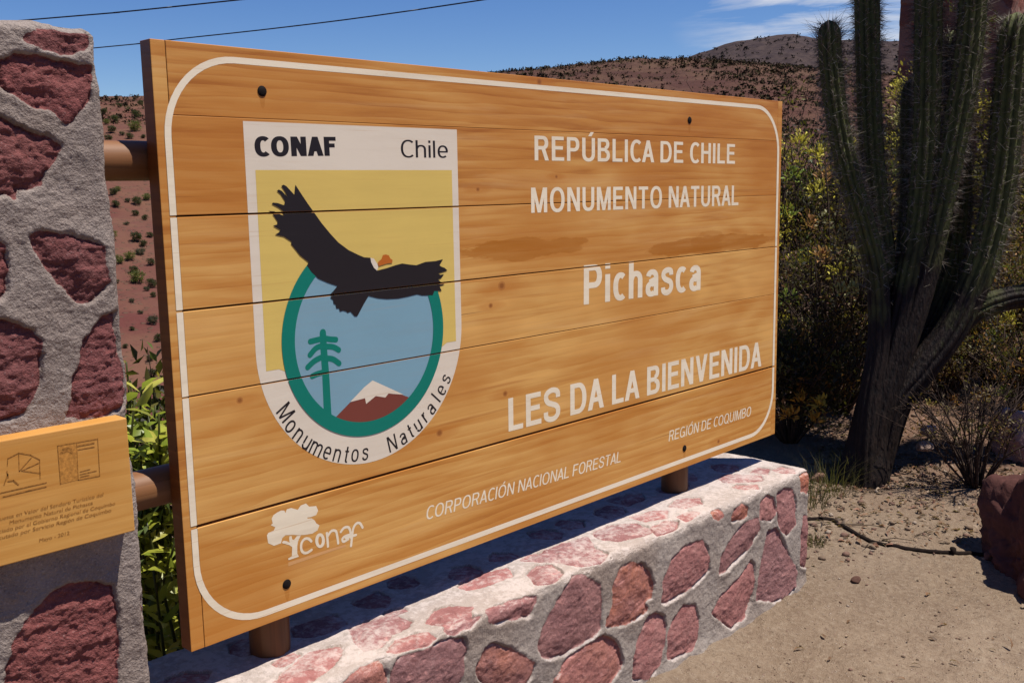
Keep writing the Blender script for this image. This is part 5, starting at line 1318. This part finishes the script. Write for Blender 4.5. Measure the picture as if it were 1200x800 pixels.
def ground_points(n, r_, region):
    out = []
    while len(out) < n:
        p = (r_.uniform(*region[0]), r_.uniform(*region[1]))
        q = hz(p, GZ); 
        if -0.15 < q[1]+.15 < .45 and q[0] < 2.45: continue
        out.append((q[0], q[1]))
    return np.array(out)
def pebbles():
    r_ = np.random.default_rng(71); g = Geo()
    bm = bmesh.new(); bmesh.ops.create_icosphere(bm, subdivisions=1, radius=1.0); V0 = np.array([v.co[:] for v in bm.verts]); F0 = np.array([[v.index for v in f.verts] for f in bm.faces]); bm.free()
    pts = np.concatenate([ground_points(500, r_, ((700, 1260), (600, 860))), ground_points(170, r_, ((940, 1240), (560, 660))), ground_points(320, r_, ((960, 1240), (490, 600)))])
    z = gheight(pts[:, 0], pts[:, 1])
    for i, (x, y) in enumerate(pts):
        far = i >= 500; s_ = (.0024*r_.uniform(.35, 1)**-1.1 if not far else .0055*r_.uniform(.25, 1)**-1.0)
        V = V0*(1+.35*r_.normal(size=(len(V0), 1))*.5)*np.array([1, r_.uniform(.6, 1), r_.uniform(.4, .75)])*s_
        a = r_.uniform(0, 6.28); ca, sa = math.cos(a), math.sin(a); V = np.stack([V[:, 0]*ca-V[:, 1]*sa, V[:, 0]*sa+V[:, 1]*ca, V[:, 2]], 1)
        c = [(.21, .15, .10), (.19, .11, .08), (.32, .25, .19), (.14, .09, .065), (.19, .13, .09)][r_.choice(5, p=[.36, .22, .08, .14, .20])]
        g.add(V+[x, y, z[i]+s_*.25], None, F0, c)
    return tag(obj('pebbles', g.mesh('pebbles'), M_rock), kind='stuff')
pebbles()
def litter():
    r_ = np.random.default_rng(72); g = Geo()
    pts = np.concatenate([ground_points(900, r_, ((940, 1240), (540, 640))), ground_points(2200, r_, ((950, 1240), (480, 575))), ground_points(50, r_, ((760, 1240), (640, 830)))])
    z = gheight(pts[:, 0], pts[:, 1]); n = len(pts); P = np.stack([pts[:, 0], pts[:, 1], z+.006], 1)
    D = rand_dirs(n, r_); D[:, 2] *= .25; U = rand_dirs(n, r_)*.5+np.array([0, 0, 1.0]); L = r_.uniform(.012, .045, n)
    leaves(g, P, D, U, L, L*r_.uniform(.2, .5, n), col_pick(r_, n, ((.22, .12, .065), (.36, .26, .18), (.12, .07, .04), (.28, .14, .09)), (3, 2, 3, 2)), .2, .3)
    for k in range(120):                                   # broken twigs
        p = P[r_.integers(0, len(P)-60)]; a = r_.uniform(0, 6.28); l_ = r_.uniform(.04, .16); e = p+[math.cos(a)*l_, math.sin(a)*l_, .008]
        tube(g, [p, (p+e)/2+r_.normal(size=3)*.008, e], [.0025, .002, .0012], 4, (.16, .11, .075), cap=False)
    return tag(obj('leaf_litter', g.mesh('leaf_litter'), M_leaf), kind='stuff')
litter()

# a matte dark strand laid along a curving line on the dirt
hp = []
for p in smooth_line([(940, 610), (972, 609), (985, 615), (1010, 629), (1040, 638), (1080, 644), (1115, 648), (1150, 648), (1185, 650), (1230, 668)], 60):
    q = hz(p, GZ); hp.append([q[0], q[1], gz(q[0], q[1])+.002])
g = Geo(); tube(g, hp, .0105, 8)
strand = obj('strand', g.mesh('strand', True), plain_mat('matte_black', (.016, .011, .009), .95, .05, .3, 50), None, hp[30]); tag(strand, 'thin black strand curving over the dirt towards the dark boulder', 'strand')
i_ = int(np.argmin([abs(hd_[0]-hz((1119, 646), GZ)[0])+abs(hd_[1]-hz((1119, 646), GZ)[1]) for hd_ in hp]))
g = Geo(); a_, b_ = np.array(hp[i_-1]), np.array(hp[i_+1]); m_ = np.array(hp[i_])+[0, 0, .006]
tube(g, smooth_line([m_+(a_-m_)*.35, m_, m_+(b_-m_)*.35], 6), [.012, .019, .021, .021, .019, .012], 10)
obj('knob', g.mesh('knob', True), strand.data.materials[0], strand)

# ------------------------------------------------------------------ red pillar behind the cactus
def gate_pillar():
    bx = 9.0; yb = hx((1053, 60), bx)[1]; ya = hx((1183, 60), bx)[1]; zt = 3.4; zb = gz(bx, (ya+yb)/2)-.15; dp = .75
    r_ = np.random.default_rng(81)
    per_w, per_d = yb-ya, dp
    us = np.arange(0, 2*(per_w+per_d), .014); vs_ = np.arange(zb, zt+.01, .014); U, Z = np.meshgrid(us, vs_)
    x = np.select([U < per_w, U < per_w+per_d, U < 2*per_w+per_d], [bx+0*U, bx+(U-per_w), bx+dp+0*U], bx+dp-(U-2*per_w-per_d))
    y = np.select([U < per_w, U < per_w+per_d, U < 2*per_w+per_d], [yb-U, ya+0*U, ya+(U-per_w-per_d)], yb+0*U)
    nx = np.select([U < per_w, U < per_w+per_d, U < 2*per_w+per_d], [-1+0*U, 0*U, 1+0*U], 0*U); ny = np.select([U < per_w, U < per_w+per_d, U < 2*per_w+per_d], [0*U, -1+0*U, 0*U], 1+0*U)
    stones = []; pts = []
    for k in range(900):
        u0, z0, s_ = r_.uniform(0, us[-1]), r_.uniform(zb, zt), r_.uniform(.07, .16)
        if any(math.hypot(u0-a, z0-b) < s_+c+.006 for a, b, c in pts): continue
        pts.append((u0, z0, s_)); stones.append(([(u0+s_*r_.uniform(.9, 1.2)*math.cos(t), z0+s_*r_.uniform(.9, 1.2)*math.sin(t)) for t in np.linspace(0, 6.283, 9, endpoint=False)], .1))
    h, tint = stamp(U, Z, stones, 33, .004)
    V = np.stack([x+nx*h, y+ny*h, Z+0*U], -1); nr_, ncol = U.shape
    V = V.reshape(-1, 3); i, j = np.meshgrid(np.arange(nr_-1), np.arange(ncol), indexing='ij'); j2 = (j+1) % ncol
    Q = np.stack([i*ncol+j, i*ncol+j2, (i+1)*ncol+j2, (i+1)*ncol+j], -1).reshape(-1, 4)
    b0 = (nr_-1)*ncol; V = np.vstack([V, [[bx+dp/2, (ya+yb)/2, zt+.04]]]); C = np.vstack([tint.reshape(-1, 3), [[0, 0, 0]]])
    T = np.stack([b0+np.arange(ncol), b0+(np.arange(ncol)+1) % ncol, np.full(ncol, len(V)-1)], 1)
    mm = rubble_mat('red_pillar_masonry', (0.165, 0.058, 0.042), (0.22, 0.085, 0.060), (0.20, 0.105, 0.080), (0.25, 0.14, 0.105), dust=.08)
    tag(obj('gate_pillar', mesh_np('gate_pillar', V, [Q, T], False, C), mm, None, (bx+dp/2, (ya+yb)/2, zb)), 'tall dark red stone pillar standing behind the cactus', 'pillar')
gate_pillar()

# ------------------------------------------------------------------ bushes on the hills
def hill_bush_mesh(name, seed, n, pal, wts):
    """a rounded bush of one metre: leaf tufts over a short stem"""
    r_ = np.random.default_rng(seed); g = Geo()
    nb = 26; cc = rand_dirs(nb, r_)*np.array([.42, .42, .30])*r_.uniform(.55, 1.1, (nb, 1))+[0, 0, .42]; cc[:, 2] = np.maximum(cc[:, 2], .06); cp = col_pick(r_, nb, pal, wts, .3)
    ii = r_.integers(0, nb, n); P = cc[ii]+r_.normal(size=(n, 3))*.085; P[:, 2] = np.maximum(P[:, 2], -.02)
    smallleaves(g, P, rand_dirs(n, r_)+[0, 0, .4], rand_dirs(n, r_)+[0, 0, .8], r_.uniform(.05, .11, n), r_.uniform(.04, .08, n), cp[ii]*(1+r_.uniform(-.2, .2, (n, 1))))
    for k in range(5):
        a = r_.uniform(0, 6.28); tube(g, [[0, 0, -.3], [.1*math.cos(a), .1*math.sin(a), .1], [.3*math.cos(a), .3*math.sin(a), .5]], [.03, .02, .01], 4, (.07, .05, .04), cap=False)
    return g.mesh(name)
bushes = [(hill_bush_mesh('hillside_bush', 91, 1100, ((.060, .068, .024), (.040, .046, .020)), (1, 1)), 'dark olive round bush on the red hillside seen between pillar and board'),
          (hill_bush_mesh('hillside_bush', 92, 1100, ((.135, .150, .030), (.090, .110, .026)), (1, 1)), 'bright yellow green round bush on the red hillside seen between pillar and board'),
          (hill_bush_mesh('hillside_bush', 93, 1100, ((.070, .066, .040), (.050, .050, .032)), (1, 1)), 'grey green round bush on the red hillside seen between pillar and board')]
for me_, _ in bushes: me_.materials.clear(); me_.materials.append(M_leaf)
def hill_hit(px):
    r_ = ray(px); r_ = r_/np.hypot(r_[0], r_[1])
    for t in np.arange(66, 600, 1.0):
        p = CAM+r_*t
        if p[2] < float(hheight(np.array([p[0]]), np.array([p[1]]))[0]): return p
    return None
spots = [(122, 131, 8, 0), (135, 139, 10, 0), (160, 134, 11, 0), (131, 152, 10, 0), (158, 149, 13, 1), (152, 159, 9, 0), (127, 162, 9, 0), (143, 157, 6, 2), (165, 121, 7, 0), (140, 124, 6, 0), (125, 143, 7, 1), (168, 160, 6, 0),
         (133, 225, 9, 0), (138, 222, 7, 1), (136, 240, 9, 0), (161, 236, 11, 0), (159, 250, 8, 0), (150, 234, 6, 2), (172, 231, 9, 1), (131, 276, 11, 1), (160, 279, 12, 0), (168, 285, 9, 0), (165, 294, 11, 2), (176, 276, 8, 0),
         (140, 305, 10, 1), (152, 300, 12, 1), (157, 317, 10, 0), (161, 327, 16, 1), (178, 332, 12, 0), (177, 307, 9, 0), (172, 338, 7, 2), (180, 346, 7, 0), (180, 375, 12, 2), (176, 420, 9, 0), (178, 437, 12, 0), (155, 352, 6, 2), (148, 262, 6, 2), (170, 256, 7, 0),
         (186, 398, 10, 0), (128, 196, 7, 0), (141, 190, 8, 0), (160, 196, 8, 1), (147, 405, 7, 0), (166, 208, 6, 0), (150, 128, 5, 2), (174, 141, 6, 0), (137, 330, 6, 2), (165, 366, 6, 2), (155, 385, 6, 0)]
rb = np.random.default_rng(95)
for (px, py, sz, kd) in spots:
    p = hill_hit((px, py+sz*.42))
    if p is None: continue
    s_ = sz*1.05/FPX*depth(p)
    o = bpy.data.objects.new('hillside_bush', bushes[kd][0]); COL.objects.link(o)
    o.location = (p[0], p[1], float(hheight(np.array([p[0]]), np.array([p[1]]))[0])); o.scale = (s_*1.15, s_*1.15, s_*rb.uniform(.85, 1.1)); o.rotation_euler = (0, 0, rb.uniform(0, 6.28))
    tag(o, bushes[kd][1], 'bush', 'bushes scattered over the red hillside')
# the scrub that covers the hills further right and the ridges: one mass
def hill_scrub():
    r_ = np.random.default_rng(97); g = Geo()
    n = 30000
    az = np.radians(r_.uniform(12, 70, n)); rr = np.where(r_.random(n) < .72, r_.uniform(230, 452, n), r_.uniform(600, 1690, n))
    near_left = (np.degrees(az) > 60) & (rr < 330); keep = ~near_left | (r_.random(n) < .0); az = az[keep]; rr = rr[keep]; n = len(az)
    x = CAM[0]+rr*np.cos(az); y = CAM[1]+rr*np.sin(az); z = hheight(x, y)
    dens = fbm(x*.02, y*.02, 5.5, 3)
    k = (dens+r_.normal(size=n)*.25) > -.05; x, y, z, rr = x[k], y[k], z[k], rr[k]; n = len(x)
    s_ = np.where(rr < 480, r_.uniform(.3, 1.0, n)**2.2*1.35+.22, r_.uniform(1.5, 5, n))
    C = np.where((rr < 480)[:, None], col_pick(r_, n, ((.046, .037, .020), (.064, .040, .025), (.038, .030, .018), (.075, .058, .027)), (3, 3, 2, 2)), col_pick(r_, n, ((.030, .027, .024), (.045, .036, .030)), (1, 1)))
    m = 9
    P = np.repeat(np.stack([x, y, z+.3*s_], 1), m, 0)+r_.normal(size=(n*m, 3))*np.repeat(s_, m)[:, None]*[.32, .32, .22]
    smallleaves(g, P, rand_dirs(n*m, r_), rand_dirs(n*m, r_)+[0, 0, .6], np.repeat(s_, m)*r_.uniform(.5, .9, n*m), np.repeat(s_, m)*.5, np.repeat(C, m, 0)*(1+r_.uniform(-.2, .2, (n*m, 1))))
    tag(obj('hill_scrub', g.mesh('hill_scrub'), M_scrub), kind='stuff')
hill_scrub()

# ------------------------------------------------------------------ power lines
M_wire = plain_mat('black_cable', (.012, .012, .018), .5, .3, .1, 10)
def wire(pts, z, rad, label, ext):
    P = np.array([hz(p, z) for p in pts]); P[:, 2] = np.linspace(z, z, len(P))
    d0 = P[0]-P[1]; d1 = P[-1]-P[-2]
    P = np.vstack([P[0]+d0/np.linalg.norm(d0)*ext, P, P[-1]+d1/np.linalg.norm(d1)*ext]); g = Geo(); tube(g, smooth_line(P, 60), rad, 6)
    tag(obj('power_line', g.mesh('power_line', True), M_wire, None, P[0]), label, 'cable')
wire([(70, 20.5), (130, 15.5), (200, 8.5), (286, -0.5)], 6.6, .024, 'upper black power cable crossing the blue sky above the pillar', 25)
wire([(110, 56.5), (162, 51.5), (207, 46), (300, 36), (400, 24), (490, 11.5), (567, 0)], 6.0, .021, 'lower black power cable running from the pillar above the board', 25)
